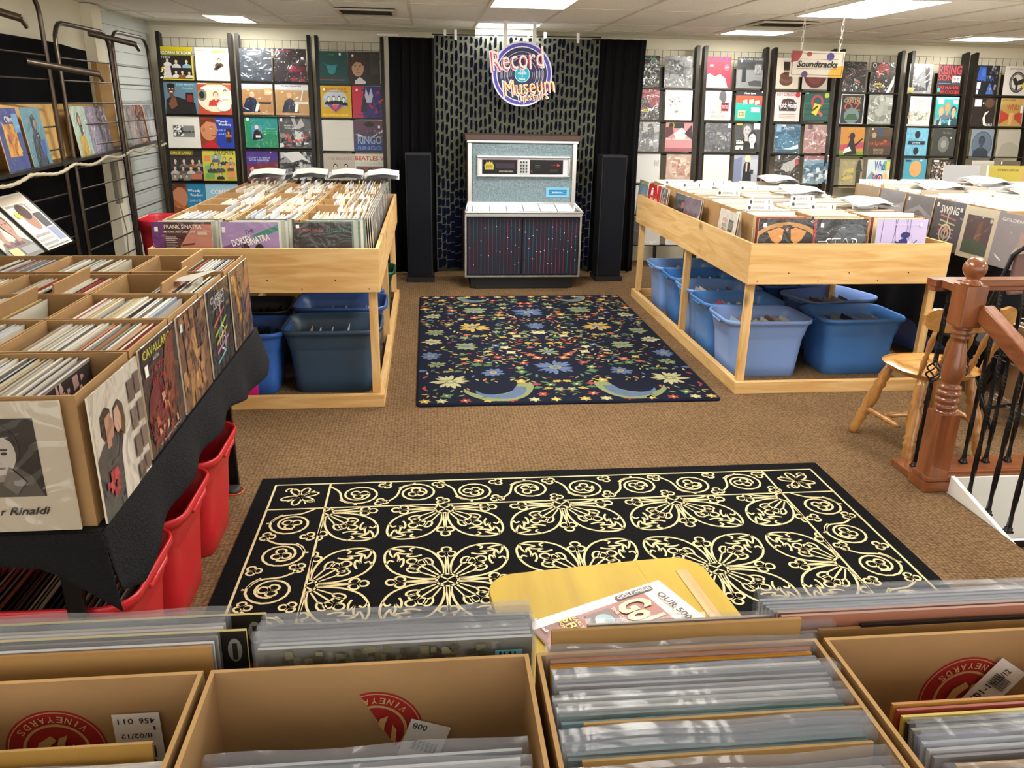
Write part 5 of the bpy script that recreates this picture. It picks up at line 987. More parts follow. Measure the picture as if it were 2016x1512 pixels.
Q=[[(.035,.012),(.085,.028),(.14,.055),(.195,.10),(.228,.155),(.242,.235),(.226,.195),(.214,.165),(.208,.212),(.196,.178),(.186,.145),(.176,.175),(.168,.15),(.16,.125)],
   ]
QS=[[(.168,.10),(.178,.128),(.176,.15)]]
for i in range(-0,5):
    for j in range(0,4):
        cx=xi0+i*px; cy=yi-.04-j*py
        rib(circ(cx,cy,.042,10),F); 
        rib([(cx-.03,cy-.03),(cx,cy-.005),(cx+.03,cy-.03)],F,.008); rib([(cx-.03,cy+.03),(cx,cy+.005),(cx+.03,cy+.03)],F,.008)
        for k in range(4):
            c,s=[(1,0),(0,1),(-1,0),(0,-1)][k]; tr=lambda x,y:(cx+(x*c-y*s)*1.0,cy+(x*s+y*c)*1.03)
            rib([tr(.045,.008),tr(.175,.001)],F,.008); rib([tr(.045,-.008),tr(.175,-.001)],F,.008)
            tx,ty=tr(.188,0); trefoil(tx,ty,.022,math.atan2(s,c),F)
            for sg in (1,-1):
                fx=lambda x,y: tr(x,y) if sg==1 else tr(y,x)
                P=smooth([(.035,.012),(.09,.014),(.15,.03),(.205,.066),(.236,.12),(.243,.185),(.228,.225)],4); rib([fx(x,y) for x,y in P],F)
                for q in ([(.228,.225),(.222,.19),(.208,.165)],[(.208,.165),(.198,.196),(.188,.165),(.19,.135)],[(.19,.135),(.172,.158),(.168,.125),(.178,.098)],[(.236,.12),(.222,.145),(.206,.135)]):
                    rib([fx(x,y) for x,y in smooth(q,3)],F,.009)
                a=math.atan2(.04,.13) 
                bx,by=fx(.045,.025); ex,ey=fx(.105,.058); rib([(bx,by),(ex,ey)],F,.007)
                rib([ (p[0],p[1]) for p in loop(ex,ey,.055,.026,math.atan2(ey-by,ex-bx))],F,.009)
            bx,by=tr(.035,.035); ex,ey=tr(.118,.118); rib([(bx,by),(ex,ey)],F,.008); trefoil(ex,ey,.023,math.atan2(ey-by,ex-bx),F)
def border(p0,p1,q):
    """running scroll between two points; q = half width direction"""
    L=math.dist(p0,p1); n=round(L/.25); dx,dy=(p1[0]-p0[0])/L,(p1[1]-p0[1])/L; nx,ny=q
    M=lambda s,t:(p0[0]+dx*s+nx*t,p0[1]+dy*s+ny*t)
    st=L/n
    for i in range(n):
        c=(i+.5)*st; sg=1 if i%2==0 else -1
        P=[]
        for k in range(24):
            a=R(-150+k*23); r=.095-.0022*k; P.append(M(c+r*cos(a),sg*r*sin(a)*.98))
        rib(P,None,.010)
        P=smooth([(c-st*.52,-sg*.085*-1),(c-st*.35,sg*.03),(c-.07,-sg*.05),(c-.02,-sg*.085)],4) ; rib([M(a,t) for a,t in P],None,.010)
        x,y=M(c,0); trefoil(x,y,.023,i*1.3+.4)
        x,y=M(c+st*.45,sg*.085); trefoil(x,y,.018,1.1+i); x,y=M(c+st*.40,-sg*.078); trefoil(x,y,.018,4+i)
        x,y=M(c-.01,-sg*.098); rib([(x-.006,y),(x+.006,y)],None,.010)
border((xi0+.01,(yo+yi)/2),(xi1-.01,(yo+yi)/2),(0,1)); border(((xo0+xi0)/2,yi-.01),((xo0+xi0)/2,yb),(1,0)); border(((xo1+xi1)/2,yi-.01),((xo1+xi1)/2,yb),(-1,0))
for cx in ((xo0+xi0)/2,(xo1+xi1)/2):
    cy=(yo+yi)/2; s=1 if cx<0 else -1
    rib([(cx-s*.05,cy-.05),(cx+s*.06,cy+.05)],None); 
    for a in (20,70,120,200,260,320): rib(loop(cx,cy,.085,.03,R(a)*s),None,.009)
    for k in (1,-1): rib(circ(cx+s*.05*k,cy-.06*k,.02,8,0,220),None,.008)
tag(b.build('scroll_rug'),'black rug with cream scrollwork in the foreground on the carpet','rug')
# floral rug
SX0,SX1,SY0,SY1=-.09,1.775,4.40,7.20
b=MB(['rug_pile'])
def rr(w,d,r,z):
    P=[]
    for cx,cy,a0 in ((SX1-r,SY1-r,0),(SX0+r,SY1-r,90),(SX0+r,SY0+r,180),(SX1-r,SY0+r,270)):
        for i in range(5): a=R(a0+22.5*i); P.append((cx+r*cos(a)-w*cos(a),cy+r*sin(a)-w*sin(a),z))
    return P
A0,A1,A2=rr(0,0,.03,0),rr(0,0,.03,.010),rr(.012,0,.03,.018); n=20
b.add(A0+A1+A2,[(i,(i+1)%n,n+(i+1)%n,n+i) for i in range(n)]+[(n+i,n+(i+1)%n,2*n+(i+1)%n,2*n+i) for i in range(n)]+[tuple(range(2*n,3*n))],'161a2a')
CX=(SX0+SX1)/2; zf=[.0184]
COL=dict(s='7f8660',y='ae944e',r='94443a',u='59688a',g='55704e',w='aea880',o='a66446')
def shp(P,c): 
    zf[0]=.0184+((zf[0]-.0184+.00004)%.0016); b.add([(x,y,zf[0]) for x,y in P if True],[tuple(range(len(P)))],c)
def both(fn):
    fn(lambda x,y:(CX+x,y)); fn(lambda x,y:(CX-x,y))
def petals(T,cx,cy,r,n,c,c2,a0=0,a1=360,w=.32,asp=1.0):
    for i in range(n):
        jr=r; r=jr*(.82+.3*((i*7+int(cx*90))%5)/5); a=R(a0+(a1-a0)*i/n+((i*3)%4-1.5)*4); P=[(.18,0),(.5,w*.5),(.8,w*.42),(1,0),(.8,-w*.42),(.5,-w*.5)]
        shp([T(cx+r*(x*cos(a)-y*sin(a)),cy+asp*r*(x*sin(a)+y*cos(a))) for x,y in P],c); r=jr
    shp([T(cx+r*.3*cos(k),cy+r*.3*sin(k)*asp) for k in [2*pi*i/8 for i in range(8)]],c2)
    shp([T(cx+r*.14*cos(k),cy+r*.14*sin(k)*asp) for k in [2*pi*i/6 for i in range(6)]],c)
def leaf(T,cx,cy,L,wd,a,c):
    P=[(-.5,0),(-.1,.5),(.3,.35),(.5,0),(.3,-.35),(-.1,-.5)]; shp([T(cx+L*x*cos(a)-wd*y*sin(a),cy+L*x*sin(a)+wd*y*cos(a)) for x,y in P],c)
def blossom(T,cx,cy,r,c,n=5,a=0):
    P=[]
    for i in range(n*2): q=a+pi*i/n; k=r*(1 if i%2 else .55); P.append((cx+k*cos(q),cy+k*sin(q)))
    shp([T(*p) for p in P],c); shp([T(cx+r*.25*cos(k),cy+r*.25*sin(k)) for k in (0,1.5,3,4.5)],'d8c890')
def paisley(T,cx,cy,s,fl):
    P=smooth([(-1.1,.22),(-.85,-.2),(-.4,-.36),(.1,-.28),(.45,.0),(.62,.5),(.86,.62),(1.12,.4),(1.0,-.15),(.7,-.62),(.2,-.88),(-.4,-.82),(-.85,-.5),(-1.12,-.1)],2)
    shp([T(cx+fl*s*x,cy+s*y*1.1) for x,y in P],COL['s']); P=[(x*.72+.06,y*.66-.12) for x,y in P]; shp([T(cx+fl*s*x,cy+s*y*1.1) for x,y in P],COL['u']); [leaf(T,cx+fl*s*a_,cy+s*b_,s*.26,s*.12,.8*fl,COL['g']) for a_,b_ in ((-.5,-.6),(-.1,-.62),(.3,-.5),(.6,-.2),(.8,.2))]
rg=random.Random(11); spots=[]
for y,k in ((5.06,'U'),(6.56,'U'),(6.12,'u'),(5.42,'s'),(4.72,'n'),(6.95,'n')):
    T=lambda x,yy:(CX+x,yy)
    if k=='U': petals(T,0,y,.15,16,COL['u'],COL['s'],w=.22); spots.append((0,y,.18))
    elif k=='u': petals(T,0,y,.095,9,COL['u'],COL['g'],w=.4); spots.append((0,y,.12))
    elif k=='s': petals(T,0,y,.10,8,COL['s'],COL['u'],w=.3); spots.append((0,y,.12))
for x,y,r,n,c,c2 in ((.72,4.80,.13,14,'w','s'),(.50,6.09,.14,12,'y','u'),(.46,6.64,.12,9,'s','u'),(.58,5.57,.10,9,'s','u'),(.43,4.965,.085,9,'u','y'),(.80,5.95,.09,8,'s','u'),(.84,5.35,.09,9,'u','s'),(.82,6.45,.08,8,'w','g'),(.80,5.15,.07,7,'s','g'),(.83,5.7,.08,9,'w','u'),(.20,6.85,.06,6,'s','w')):
    both(lambda T:petals(T,x,y,r,n,COL[c],COL[c2],w=.26 if n>10 else .42)); spots.append((x,y,r+.03))
both(lambda T:paisley(T,.42,4.62,.20,-1)); spots.append((.40,4.57,.2)); both(lambda T:paisley(T,.45,7.06,.13,1)); spots.append((.45,7.05,.14))
for y in (4.445,7.13):
    for i,x in enumerate((.09,.22,.36,.50,.64,.78,.88)):
        c='ywryrwy'[i]; both(lambda T:blossom(T,x,y,.042,COL[c],6,i)); spots.append((x,y,.05))
tries=0; cnt=0
while cnt<330 and tries<9000:
    tries+=1; x=rg.uniform(.02,.90); y=rg.uniform(4.47,7.12); s=rg.choice([.016,.02,.026,.034,.042,.05])
    if any((x-a)**2+(y-c)**2<(q+s*.8)**2 for a,c,q in spots): continue
    spots.append((x,y,s*.85)); cnt+=1; c=COL[rg.choice('ssyyrrguwwgo')]; a=rg.uniform(0,6)
    if s>.04: both(lambda T:blossom(T,x,y,s,c,rg.choice([4,5,6]),a)) if 0 else (lambda n:both(lambda T:blossom(T,x,y,s,c,n,a)))(rg.choice([4,5,6]))
    elif s>.03: both(lambda T:petals(T,x,y,s*1.1,5,c,c,0,200,w=.5))
    else: both(lambda T:leaf(T,x,y,s*2.6,s*.9,a if rg is None else a,c))
tag(b.build('floral_rug'),'navy rug with small multicoloured flowers in front of the jukebox','rug')
# small puck
t=thing('floor_puck','small black disc with orange rim on the carpet beside the red tub','disc',(-.915,3.38,0)); MB(['plain']).lathe([(.035,0),(.038,.006),(.036,.018),(.02,.021)],col='2a2a2c',n=20).build('body',t)
MB(['plain']).tube([(.045*cos(a)+.004,.045*sin(a),.004) for a in [2*pi*i/20 for i in range(20)]],.003,'d8562a',n=6,closed=True).build('orange_ring',t)
# ------------------------------------------------------------------ newel post, railing, balusters
NX,NY=2.375,3.21
t=thing('newel_post','turned cherry newel post with ball top at the stair corner','newel post',(NX,NY,0))
def sq(b,r,z0,z1,m='cherry_z',ch=.0):
    b.box(-r,r,-r,r,z0,z1,'a05a30',m)
b=MB(['cherry_z']); sq(b,.052,.0,.385); b.build('lower_block',t,bevel=.006)
b=MB(['cherry_x']); b.box(-.070,.070,-.070,.070,0,.05); b.box(-.062,.062,-.062,.062,.0501,.072); b.build('plinth',t,bevel=.006)
b=MB(['cherry_z']); b.lathe([(.048,.385),(.040,.392),(.036,.398),(.047,.405),(.050,.415),(.047,.425),(.040,.430),(.050,.438),(.053,.448),(.050,.458),(.041,.463),(.051,.470),(.054,.481),(.050,.492),(.042,.497),(.049,.505),(.049,.515),(.036,.522),(.040,.535),(.048,.56),(.050,.59),(.046,.63),(.038,.68),(.032,.72),(.028,.735),(.040,.742),(.042,.750),(.036,.757),(.043,.765),(.043,.773),(.036,.780),(.042,.787),(.044,.797)],n=24); b.build('turned_shaft',t)
b=MB(['cherry_z']); sq(b,.052,.797,.985); b.build('upper_block',t,bevel=.008)
b=MB(['cherry_z']); b.lathe([(.046,.985),(.046,.993),(.036,1.0),(.026,1.008),(.030,1.016)]+[(.049*sin(R(a)),1.058-.049*cos(R(a))) for a in range(38,181,12)],n=24); b.build('ball_finial',t)
RY=3.40
t=thing('level_handrail','cherry handrail running level behind the newel post','handrail',(NX,RY,.95))
def railsec(b,p,q,m):
    b.tube([p,q],1,'a05a30',m,n=4,sect=(.030,.022),smooth=False)
b=MB(['cherry_x']); b.box(-.065,2.1,-.034,.034,-.012,.022); b.box(-.06,2.1,-.024,.024,-.034,-.0121); b.build('rail',t,bevel=.005)
b=MB(['cherry_y']); b.box(-.035,.033,-.138,-.0345,-.012,.022); b.build('return_piece',t,bevel=.005)
t=thing('stair_handrail','cherry handrail sloping down from the newel post to the right','handrail',(2.43,3.17,.87))
d=Vector((.035,-.30,-.15)).normalized()*1.1; MB(['cherry_y']).tube([(0,-.005,0),tuple(d)],1,m='cherry_y',n=4,sect=(.030,.038),smooth=False).build('rail',t,bevel=.006)
o=MB(['cherry_x']); o.box(NX-.05,NX+.05,NY+.077,3.46,0,.03); o.box(NX+.0501,4.4,3.315,3.46,0,.03); o.box(NX+.0501,4.4,3.302,3.3149,-.02,.024); tag(o.build('shoe_plate',bevel=.004),'cherry floor plate under the level row of iron balusters','floor plate')
def baluster(x,y,z0,z1,basket,label,group):
    t=thing('iron_baluster',label,'baluster',(x,y,z0),group=group); H=z1-z0; b=MB(['black_metal']); bz=basket
    def tw(a,c):
        n=max(2,int((c-a)/.02)); return [(0,0,a+(c-a)*i/n) for i in range(n+1)]
    segs=[(0,bz-.055),(bz+.055,H)] if bz else [(0,H)]
    for a,c in segs: b.tube(tw(a,c),.0115,n=4,twist=.16,smooth=False)
    b.build('twisted_bar',t)
    if bz:
        b=MB(['black_metal'])
        for k in range(4):
            P=[]
            for i in range(11):
                u=i/10; a=2*pi*(k/4)+u*pi*1.1; r=.005+.029*sin(pi*u); P.append((r*cos(a),r*sin(a),bz-.05+.1*u))
            b.tube(P,.0045,n=5)
        b.lathe([(.010,bz-.062),(.012,bz-.055),(.009,bz-.048)],n=8); b.lathe([(.009,bz+.048),(.012,bz+.055),(.010,bz+.062)],n=8); b.build('basket',t)
    b=MB(['black_metal']); b.lathe([(.022,0),(.022,.008),(.016,.012),(.016,.022),(.010,.028)],n=4); b.build('foot',t)
g='iron balusters of the level railing'
L_=['first','second','third','fourth','fifth','sixth','seventh','eighth']
for i,(x,yy,bk) in enumerate([(2.385,3.36,.50),(2.545,3.39,.50),(2.665,3.39,0),(2.785,3.39,0),(2.905,3.39,.5),(3.03,3.39,0),(3.15,3.39,0)]):
    baluster(x,yy,.0305,.93,bk,'twisted iron baluster of the level railing, %s from the left end'%L_[i],g)
g='iron balusters of the stair railing'
for i,(x,yy,z,bk) in enumerate([(2.455,3.04,.02,0),(2.47,2.92,-.0,0),(2.485,2.80,-.02,.34),(2.50,2.68,-.035,0),(2.51,2.56,-.06,0)]):
    top=.86-.5*(3.17-yy)-.02; baluster(x,yy,z,top,(bk and .55),'twisted iron baluster on the sloping stair rail, %s after the newel post'%L_[i],g)
b=MB(['white_trim']); b.add([(2.425,3.14,.085),(2.425,3.14,-.10),(2.425,2.30,-.24),(2.425,2.30,-.11),(2.445,3.14,.085),(2.445,3.14,-.10),(2.445,2.30,-.24),(2.445,2.30,-.11)],[(0,1,2,3),(4,7,6,5),(0,3,7,4),(1,5,6,2),(0,4,5,1),(3,2,6,7)])
b.add([(2.445,3.14,.015),(2.515,3.14,.015),(2.515,2.30,-.17),(2.445,2.30,-.17),(2.445,3.14,-.1),(2.515,3.14,-.1),(2.515,2.30,-.25),(2.445,2.30,-.25)],[(0,1,2,3),(0,4,5,1),(1,5,6,2),(3,2,6,7)])
tag(b.build('stair_stringer'),'white sloping board at the carpet edge beside the newel post','stringer')
# ------------------------------------------------------------------ wooden chair
t=thing('wooden_chair','honey oak spindle back chair behind the railing','chair',(2.605,3.70,0),rz=R(4))
b=MB(['oak_x'])
def seat(u,v):
    a=2*pi*u; rx,ry=.215,.205; x=rx*cos(a); y=ry*sin(a); k=1+.12*abs(sin(2*a)); return (x*k*v,y*k*v,.462-.018*math.exp(-((v-.45)/.3)**2)*(1-.5*max(0,sin(a)))-(.012 if v>.97 else 0))
b.grid(lambda u,v:seat(u,v),36,8); b.grid(lambda u,v:(seat(u,1)[0]*(1-.12*v),seat(u,1)[1]*(1-.12*v),.450-.028*v),36,3); b.grid(lambda u,v:(seat(u,1)[0]*.88*v,seat(u,1)[1]*.88*v,.422),36,1); b.build('seat',t)
TL=[(.014,0),(.018,.05),(.022,.12),(.018,.20),(.026,.24),(.018,.27),(.026,.30),(.019,.34),(.026,.45),(.027,.55),(.020,.66),(.026,.70),(.019,.74),(.024,.80),(.019,.90),(.016,1)]
for (x,y,fx,fy) in ((-.13,.13,-.25,.20),(.13,.13,.24,.19),(-.14,-.13,-.225,-.235),(.13,-.13,.21,-.22)):
    b=MB(['oak_z']); b.lathe([(r_*1.28,h_) for r_,h_ in TL],(fx,fy,0),(x,y,.43),n=14); b.build('leg',t)
SP=[(.009,0),(.012,.1),(.017,.3),(.012,.42),(.018,.5),(.012,.58),(.016,.75),(.010,1)]
for p,q in (((-.225,-.14,.17),(-.235,.12,.17)),((.215,-.13,.17),(.225,.11,.17)),((-.225,.0,.175),(.215,.0,.175))):
    b=MB(['oak_z']); b.lathe([(.009,0),(.016,.12),(.012,.25),(.019,.35),(.014,.42),(.018,.5),(.014,.58),(.019,.65),(.012,.78),(.016,.9),(.009,1)],p,q,n=12); b.build('stretcher',t)
for i,x in enumerate((-.17,-.085,0,.085,.17)):
    b=MB(['oak_z']); b.lathe([(.010,0),(.013,.15),(.017,.30),(.010,.36),(.016,.40),(.010,.44),(.014,.6),(.017,.75),(.012,.86),(.010,1)],(x,-.165-.02*(1-(x/.17)**2)+.02,.45),(x*1.15,-.245+.02*(x/.17)**2,.70),n=12); b.build('spindle',t)
b=MB(['oak_x'])
def crest(u,v,off):
    x=-.25+.5*u; y=-.262+.05*(2*u-1)**2+off; sc=.012*cos((2*u-1)*pi*2.2); z=.695+.105*v+(.02*(1-(2*u-1)**2)+sc)*(v)- (abs(2*u-1)**8)*.035*(v-.5)*2
    return (x,y,z)
b.grid(lambda u,v:crest(u,v,0),24,4); b.grid(lambda u,v:crest(u,v,.024),24,4)
b.grid(lambda u,v:crest(u,1,.024*v),24,1); b.grid(lambda u,v:crest(u,0,.024*v),24,1); b.grid(lambda u,v:crest(0,u,.024*v),4,1); b.grid(lambda u,v:crest(1,u,.024*v),4,1)
b.build('crest_rail',t)
# ------------------------------------------------------------------ small yellow table with newspaper
t=thing('yellow_table','yellow maple table with rounded corners standing on the scroll rug','table',(.44,1.46,.0),rz=R(6))
def rrect(x0,x1,y0,y1,r,z,n=6,cor=(1,1,1,1)):
    P=[]
    for (cx,cy,a0),c in zip(((x1-r,y1-r,0),(x0+r,y1-r,90),(x0+r,y0+r,180),(x1-r,y0+r,270)),cor):
        rr_=r if c else .002; cx2=cx if c else (x1 if a0 in (0,270) else x0); cy2=cy if c else (y1 if a0<180 else y0)
        for i in range(n+1): a=R(a0+90*i/n); P.append((cx2+rr_*cos(a),cy2+rr_*sin(a),z))
    return P
TH=.56
for nm,xx0,xx1,cor in (('table_top',-.285,.115,(0,1,1,0)),('drop_leaf',.118,.285,(1,0,0,1))):
    b=MB(['maple']); P=rrect(xx0,xx1,-.30,.30,.075,TH,cor=cor); Q=[(x,y,TH-.022) for x,y,_ in P]; n=len(P)
    b.add(P+Q,[tuple(range(n)),tuple(range(n,2*n))[::-1]]+[(i,n+i,n+(i+1)%n,(i+1)%n) for i in range(n)]); b.build(nm,t,bevel=.003)
MB(['pine_y']).box(.205,.235,-.22,.235,TH,TH+.002).build('cleat_strip',t)
for sx in (-.23,.23):
    for sy in (-.24,.24): MB(['maple']).box(sx-.02,sx+.02,sy-.02,sy+.02,.0,TH-.0225).build('leg',t,bevel=.003)
MB(['maple']).box(-.24,.24,-.25,-.232,TH-.09,TH-.0225).build('apron',t)
for o in t.children: pass
t.location.z=.010
b=MB(['print']); NW,NH=.29,.38
b.box(0,NW,0,NH,0,.004,'eee8e0'); A=Art(b,(0,0,.004),(NW,0,0),(0,NH,0),(0,0,1))
A.rect(0,0,100,100,'efeae6'); A.rect(10,0,97,82,'b5766a'); A.rect(10,0,97,30,'8a5a50'); A.disc(40,22,26,24,'a86a62'); A.disc(60,34,22,14,'c08a80'); A.disc(46,40,14,9,'a0504c')
A.rect(14,34,38,52,'7a6a6a'); A.disc(26,43,8,6,'a8c0c8'); A.disc(28,45,4,3,'8ab'); A.rect(4,62,9.5,90,'5a4a52'); A.text(6.8,76,26,4,'efeae6','GOLDMINE',rot=90)
A.text(54,68,82,24,'f4e6b8','Goldmine',bold=.04); A.text(46,54,62,2.6,'f4e0d8','THE COLLECTORS GUIDE'); A.text(22,22,26,6,'e8d060','SRV'); A.text(20,27,16,2.6,'e8d060','EARLY'); A.text(22,17,22,2.6,'e8d060','POSTERS'); A.text(8,5,20,3,'fff','Buy Sell')
A.text(56,90,78,5,'3a2a34','OUR 500th ISSUE!'); A.text(80,84,24,2.4,'6a4a50','FROM 1974')
NA=R(-67); tlx,tly=.560,1.668
o=b.build('newspaper',loc=(tlx+NH*sin(NA),tly-NH*cos(NA),TH+.0125),rot=(0,0,NA)); tag(o,'music newspaper lying on the yellow table','newspaper')
# ------------------------------------------------------------------ foreground boxes
FZ=.775
t=thing('front_table','table carrying the foreground record boxes, hidden below them','table',(.1,.62,0))
MB(['plain']).box(-.95,.95,-.32,.36,.74,.77,'5a5046').build('table_top',t)
for sx in (-.85,.85):
    for sy in (-.25,.3): MB(['black_metal']).tube([(sx,sy,0),(sx,sy,.74)],.015).build('leg',t)
def lg(cx,cy,r,cut=None,sticker=None):
    def f(A):
        A.half=cut; logo(A,cx,cy,r); A.half=None
        if sticker: sticker(A)
    return f
def sticker(A,cx,cy,w,h,rot,lines,bars):
    """white address label, upside down like the box; sizes in local units"""
    c,q=cos(R(rot)),sin(R(rot)); k=A.asp
    T=lambda x,y:(cx+(x*c-y*q),cy+(x*q+y*c)*k)
    A.poly([T(-w/2,-h/2),T(w/2,-h/2),T(w/2,h/2),T(-w/2,h/2)],'e6e1dc')
    for x,y,tw,th,t in lines:
        vs,fs,_=text2d(t,.01,0); A.put([T(x+a*tw,y+b_*th) for a,b_ in vs],fs,'3a3a3c'); A.k+=1
    x0,y0,bw,bh=bars
    for i in range(18):
        x=x0+bw*i/18; ww=bw/18*(.35 if i%3 else .75)
        A.put([T(x,y0),T(x+ww,y0),T(x+ww,y0+bh),T(x,y0+bh)],[(0,1,2,3)],'333'); 
    A.k+=1
SL=[(-3,8.5,5,2.2,'456'),(3.4,8.5,5,2.2,'011'),(-6,5,.6,1.5,'1'),(-.5,2.5,10,1.9,'8/02/12'),(0,-9,9,2.2,'1-101-1')]
def st1(A): sticker(A,79,82-8,15,23,180,[(x,-y,w_,h_,t_) for x,y,w_,h_,t_ in [(3.4,8.5,5,2.2,'011'),(-3.4,8.5,5,2.2,'456'),(-5.5,5.4,.6,1.6,'1'),(.5,2.6,10,1.9,'8/02/12'),(0,-8.5,9,2.2,'1-101-1')]],(-5,1.5,9,5))
def st2(A): sticker(A,66,66,14,16,160,[(3.2,-5.5,5,2.4,'008')],(-5,0,9,4))
def st3(A): sticker(A,62.5,75,21,13,235,[(8,-3,5,2.2,'256'),(8,3.4,5,2.2,'007'),(2.5,-1,2.2,9,' '),(-7.5,0,2.6,9,' ')],(-5,-4,5,8)); A.text(57,72,11,3.4,'333','1-101-1',52); A.text(64,80,8,3,'444','9/25/12',52)
BX=[(-.605,-.2575,lg(52,71,16.2,None,st1),'leftmost cardboard box in the foreground with white sticker and red stamp'),
    (-.2495,.1065,lg(50,71,15.9,((44,90),(60,55)),st2),'second cardboard box in the foreground, half empty with red stamp'),
    (.1155,.4555,None,'third cardboard box in the foreground, full of sleeved records'),
    (.4645,.835,lg(53,70,16.6,None,st3),'rightmost cardboard box in the foreground with slanted white sticker')]
for a,b_,bk,l in BX: crate(a,b_,.34,.755,FZ,.325,l,'foreground boxes',back=bk,t=.005)
# third box: ragged flap of its back wall standing up
o=MB(['card']).box(-.15,.155,0,.005,0,.315,'a5814f',top='b99360').build('cardboard_flap',loc=(.285,.760,FZ+.03),rot=(-.02,0,0)); tag(o,'brown cardboard sheet standing at the back of the third foreground box','cardboard')
o=MB(['card']).box(-.17,.20,0,.005,0,.309,'a98454',top='b99360').build('cardboard_flap',loc=(.645,.764,FZ+.006),rot=(-.06,0,0)); tag(o,'brown cardboard sheet standing behind the rightmost foreground box','cardboard')
def frec(x,y,h,col,face,w,sl,lean,label,group,z=FZ+.006,code='',rz=0,t=.0045):
    o=record_mesh(w,h,t,face,code,'print',col).build('filed_record',loc=(x,y,z),rot=(-lean,0,rz)); tag(o,label,'record',group)
    if sl:
        s=MB(['poly']); ww=w/2+.006; hh=h+.012+random.uniform(0,.008)
        def f(u,v,yy): return (-ww+2*ww*u,yy+(.0025*sin(u*11+h*300)*v),hh*v)
        s.grid(lambda u,v:f(u,v,-.003),12,3); s.grid(lambda u,v:f(u,v,t+.003),12,3)
        s.grid(lambda u,v:(-ww+2*ww*u,-.003+(t+.006)*v+.0025*sin(u*11+h*300),hh),12,1); s.build('plastic_sleeve',o)
    return o
def fill_front(a,b_,ys,hs,cols,label,group,sl=.7,lean=.16):
    for i,y in enumerate(ys):
        c=cols[i%len(cols)]; frec((a+b_)/2+random.uniform(-.006,.006),y,hs+random.uniform(-.008,.006),c[0],c[1],.312,random.random()<sl,lean+random.uniform(-.01,.01),label,group,rz=random.uniform(-.01,.01))
g='records filed in the foreground boxes'
A_=[('d8d6d2','b8b6b4'),('e2dfd8','9a9a9c'),('c8ccd2','c8ccd2'),('b8c0c8','8a9098'),('2a2420','3a302a'),('e0d8c8','6a5a48'),('d0cfca','c0bebb'),('c9b898','a08a68'),('e8e4da','d8d4ca'),('7a8a98','6a7a88'),('dad6cc','4a4440')]
ys=[.42+.0125*i for i in range(16)]
fill_front(-.2495,.1065,ys[:15],.296,A_,'record in clear sleeve filed in the half empty second foreground box',g,lean=.14)
fill_front(-.605,-.2575,ys[:14],.294,[('efece4','e2dfd8'),('e8e4da','efece4'),('4a4a5a','efece4')],'white record filed at the front of the leftmost foreground box',g,lean=.16)
frec(-.42,.596,.302,'f0ede6','efece6',.312,False,.16,'white record with blue black outlined squares in the leftmost foreground box',g,code='R 30 78 56 98 1a1a5a;R 32 80 54 96 efece6;R 62 72 88 94 222;R 64 74 86 92 efece6;R 4 70 24 99 1a1a5a;R 5 72 23 97 efece6')
o=MB(['card']).box(-.165,.15,0,.004,0,.312,'a5803f',top='c4a068').build('cardboard_divider',loc=(-.435,.615,FZ+.006),rot=(-.15,0,0)); tag(o,'yellowish brown divider board in the leftmost foreground box','divider')
C3=[('c87a3a','b89080'),('c8862a','d8a040'),('8a90a8','9aa0b4'),('d8d4cc','c8c4bc'),('1a1a1c','3a3030'),('8a8480','7a7470'),('9a98a0','aaa8b0'),('c8ccd0','b8bcc0'),('b8bcbc','c8caca'),('d0d4d4','c0c4c4'),('3a6a6a','5a8a8a'),('4a7a84','6a9aa8')]
ys3=[.737-.0082*i for i in range(12)]
for i,y in enumerate(ys3):
    c=C3[i]; frec(.285+random.uniform(-.004,.006),y-.035,.318-.0006*i,c[0],c[1],.312,i in (0,5,6,9,11),.13,'record in the back half of the third foreground box',g,rz=random.uniform(-.012,.004))
for i,(y,x,h,l) in enumerate([(.632,.295,.322,'tall brown divider board in the middle of the third foreground box'),(.588,.285,.318,'torn brown divider board nearer in the third foreground box')]):
    o=MB(['card']).box(-.145,.155,0,.004,0,h,'a5824f',top='c7a672').build('cardboard_divider',loc=(x,y-.035,FZ+.006),rot=(-.13,0,0)); tag(o,l,'divider')
for i in range(9): frec(.285,.535-.013*i,.305,A_[i][0],A_[i][1],.312,True,.13,'sleeved record in the near half of the third foreground box',g)
for i in range(4): frec(.285,.564+.007*i,.31,'5a8a90',['4a5a60','2a2420','6a9aa8','8a9098'][i],.314,True,.13,'blue green sleeved record between the dividers of the third foreground box',g)
C4=[('c8862a','c09040'),('a8402a','8a3a2a'),('d8c050','c8b060'),('2a2018','3a2a20'),('8a8468','7a7458'),('4a4a7a','a0a4b4'),('b8c0d0','b0b8c8'),('c8ccd4','c0c4cc'),('9a9aa0','8a8a90')]
for i in range(9): frec(.66,.615-.0095*i,.303,C4[i][0],C4[i][1],.316,i in (5,6,7),.15,'record in the middle of the rightmost foreground box',g,rz=.0)
o=MB(['card']).box(-.16,.17,0,.004,0,.308,'a5824f',top='c7a672').build('cardboard_divider',loc=(.675,.522,FZ+.006),rot=(-.15,0,0)); tag(o,'brown divider board in the rightmost foreground box','divider')
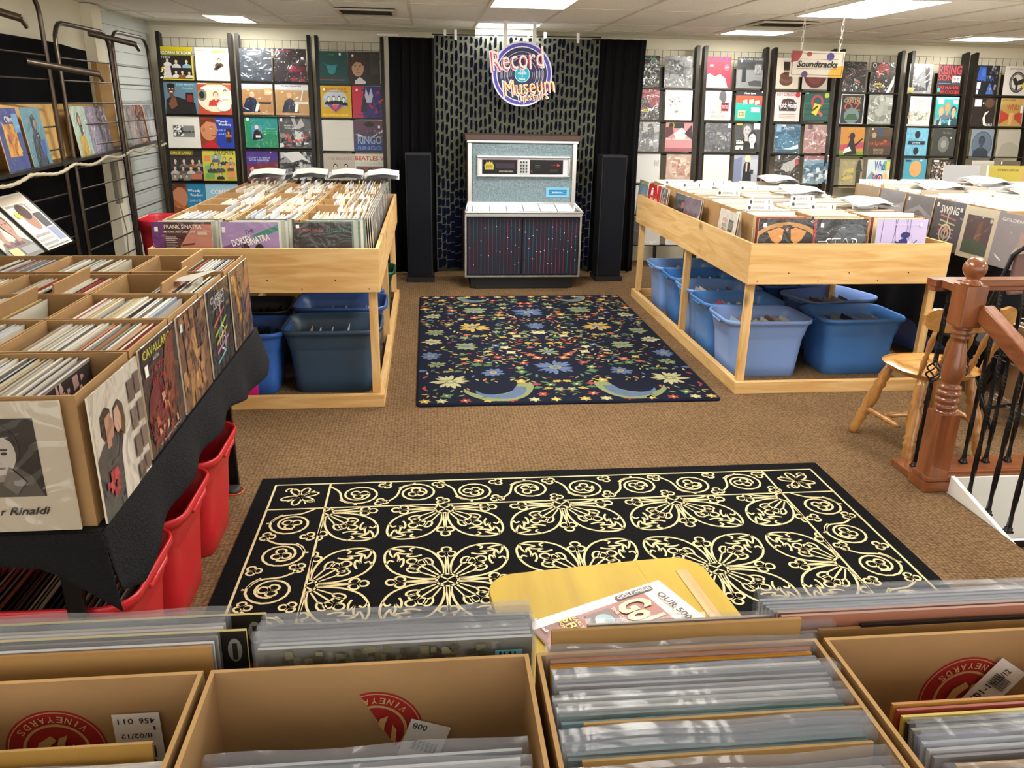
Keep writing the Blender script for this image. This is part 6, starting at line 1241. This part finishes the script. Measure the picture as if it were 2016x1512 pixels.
for i in range(8): frec(.66,.508-.013*i,.300,A_[(i+3)%11][0],A_[(i+3)%11][1],.316,i%2==0,.15,'record at the near end of the rightmost foreground box',g)
# second row standing behind the foreground boxes
g='records standing behind the foreground boxes'
for i in range(8):
    frec(-.415,.775+.0105*i,.325-.0025*i,['b88a54','d8dcdc','2a2420','c8b848','cfcfd0','d8d4d8','e0dcdc','ddd'][i],['a8824f','a8a8aa','3a3430','c8c0a0','b8b8b8','cfcfcf','ddd','ccc'][i],.315,i in (1,4,6,7),.04,'record standing behind the leftmost foreground box',g,z=FZ+.006)
for k,(x,y) in enumerate(((-.39,.805),(-.375,.845))):
    frec(x+.004,y+.002,.322-.006*k,'cdbb70','1a1614',.322,False,.04,'black record with yellow edge and small grey badge, %s copy behind the leftmost box'%['nearer','farther'][k],g,code='D 95.5 92 2.6 5 888;R 94.6 88 96.4 95 2a2420;R 90 70 100 78 8a1a1c')
for i in range(7):
    frec(-.045,.772+.0115*i,.322-.003*i,'c8ccd0','5e5a48' if i==0 else 'b8bac0',.318,True,.03,'sleeved record standing behind the second foreground box',g,z=FZ+.006,code='N 120 3 2 84 90 99 5 6a6650,4e4a3c,7a745c;R 86 90 96 97 6ab4d0;R 87.5 90.5 88.3 96.5 123;R 89.2 90.5 89.8 96.5 123;R 91 90.5 92 96.5 123;R 93 90.5 93.6 96.5 123' if i==0 else '')
for i in range(8):
    frec(.73 if i==0 else .66,.778+.0105*i,[.312,.322,.320,.314,.310,.306,.304,.302][i],['1a1614','c8a090','c89a88','9aa8b8','a8b8c8','9ab','b8c4d0','c8ccd4'][i],['141214','a8705a','8a6058','7a8ca0','90a4b8','8a9aa8','a8b4c0','b8bcc4'][i],.40 if i==0 else .46,i in (2,4,6,7),.02,'large record standing behind the rightmost foreground box',g,z=FZ+.006)
for i in range(4): frec(.34,.775+.012*i,.305,'b8a898','8a7a6a',.30,i%2==0,.03,'record standing behind the third foreground box',g,z=FZ+.006)
tag(stuff.build('packed_records'),'rows of records packed edge up in the island boxes and tubs','records','records filed beyond the aisle',kind='stuff')
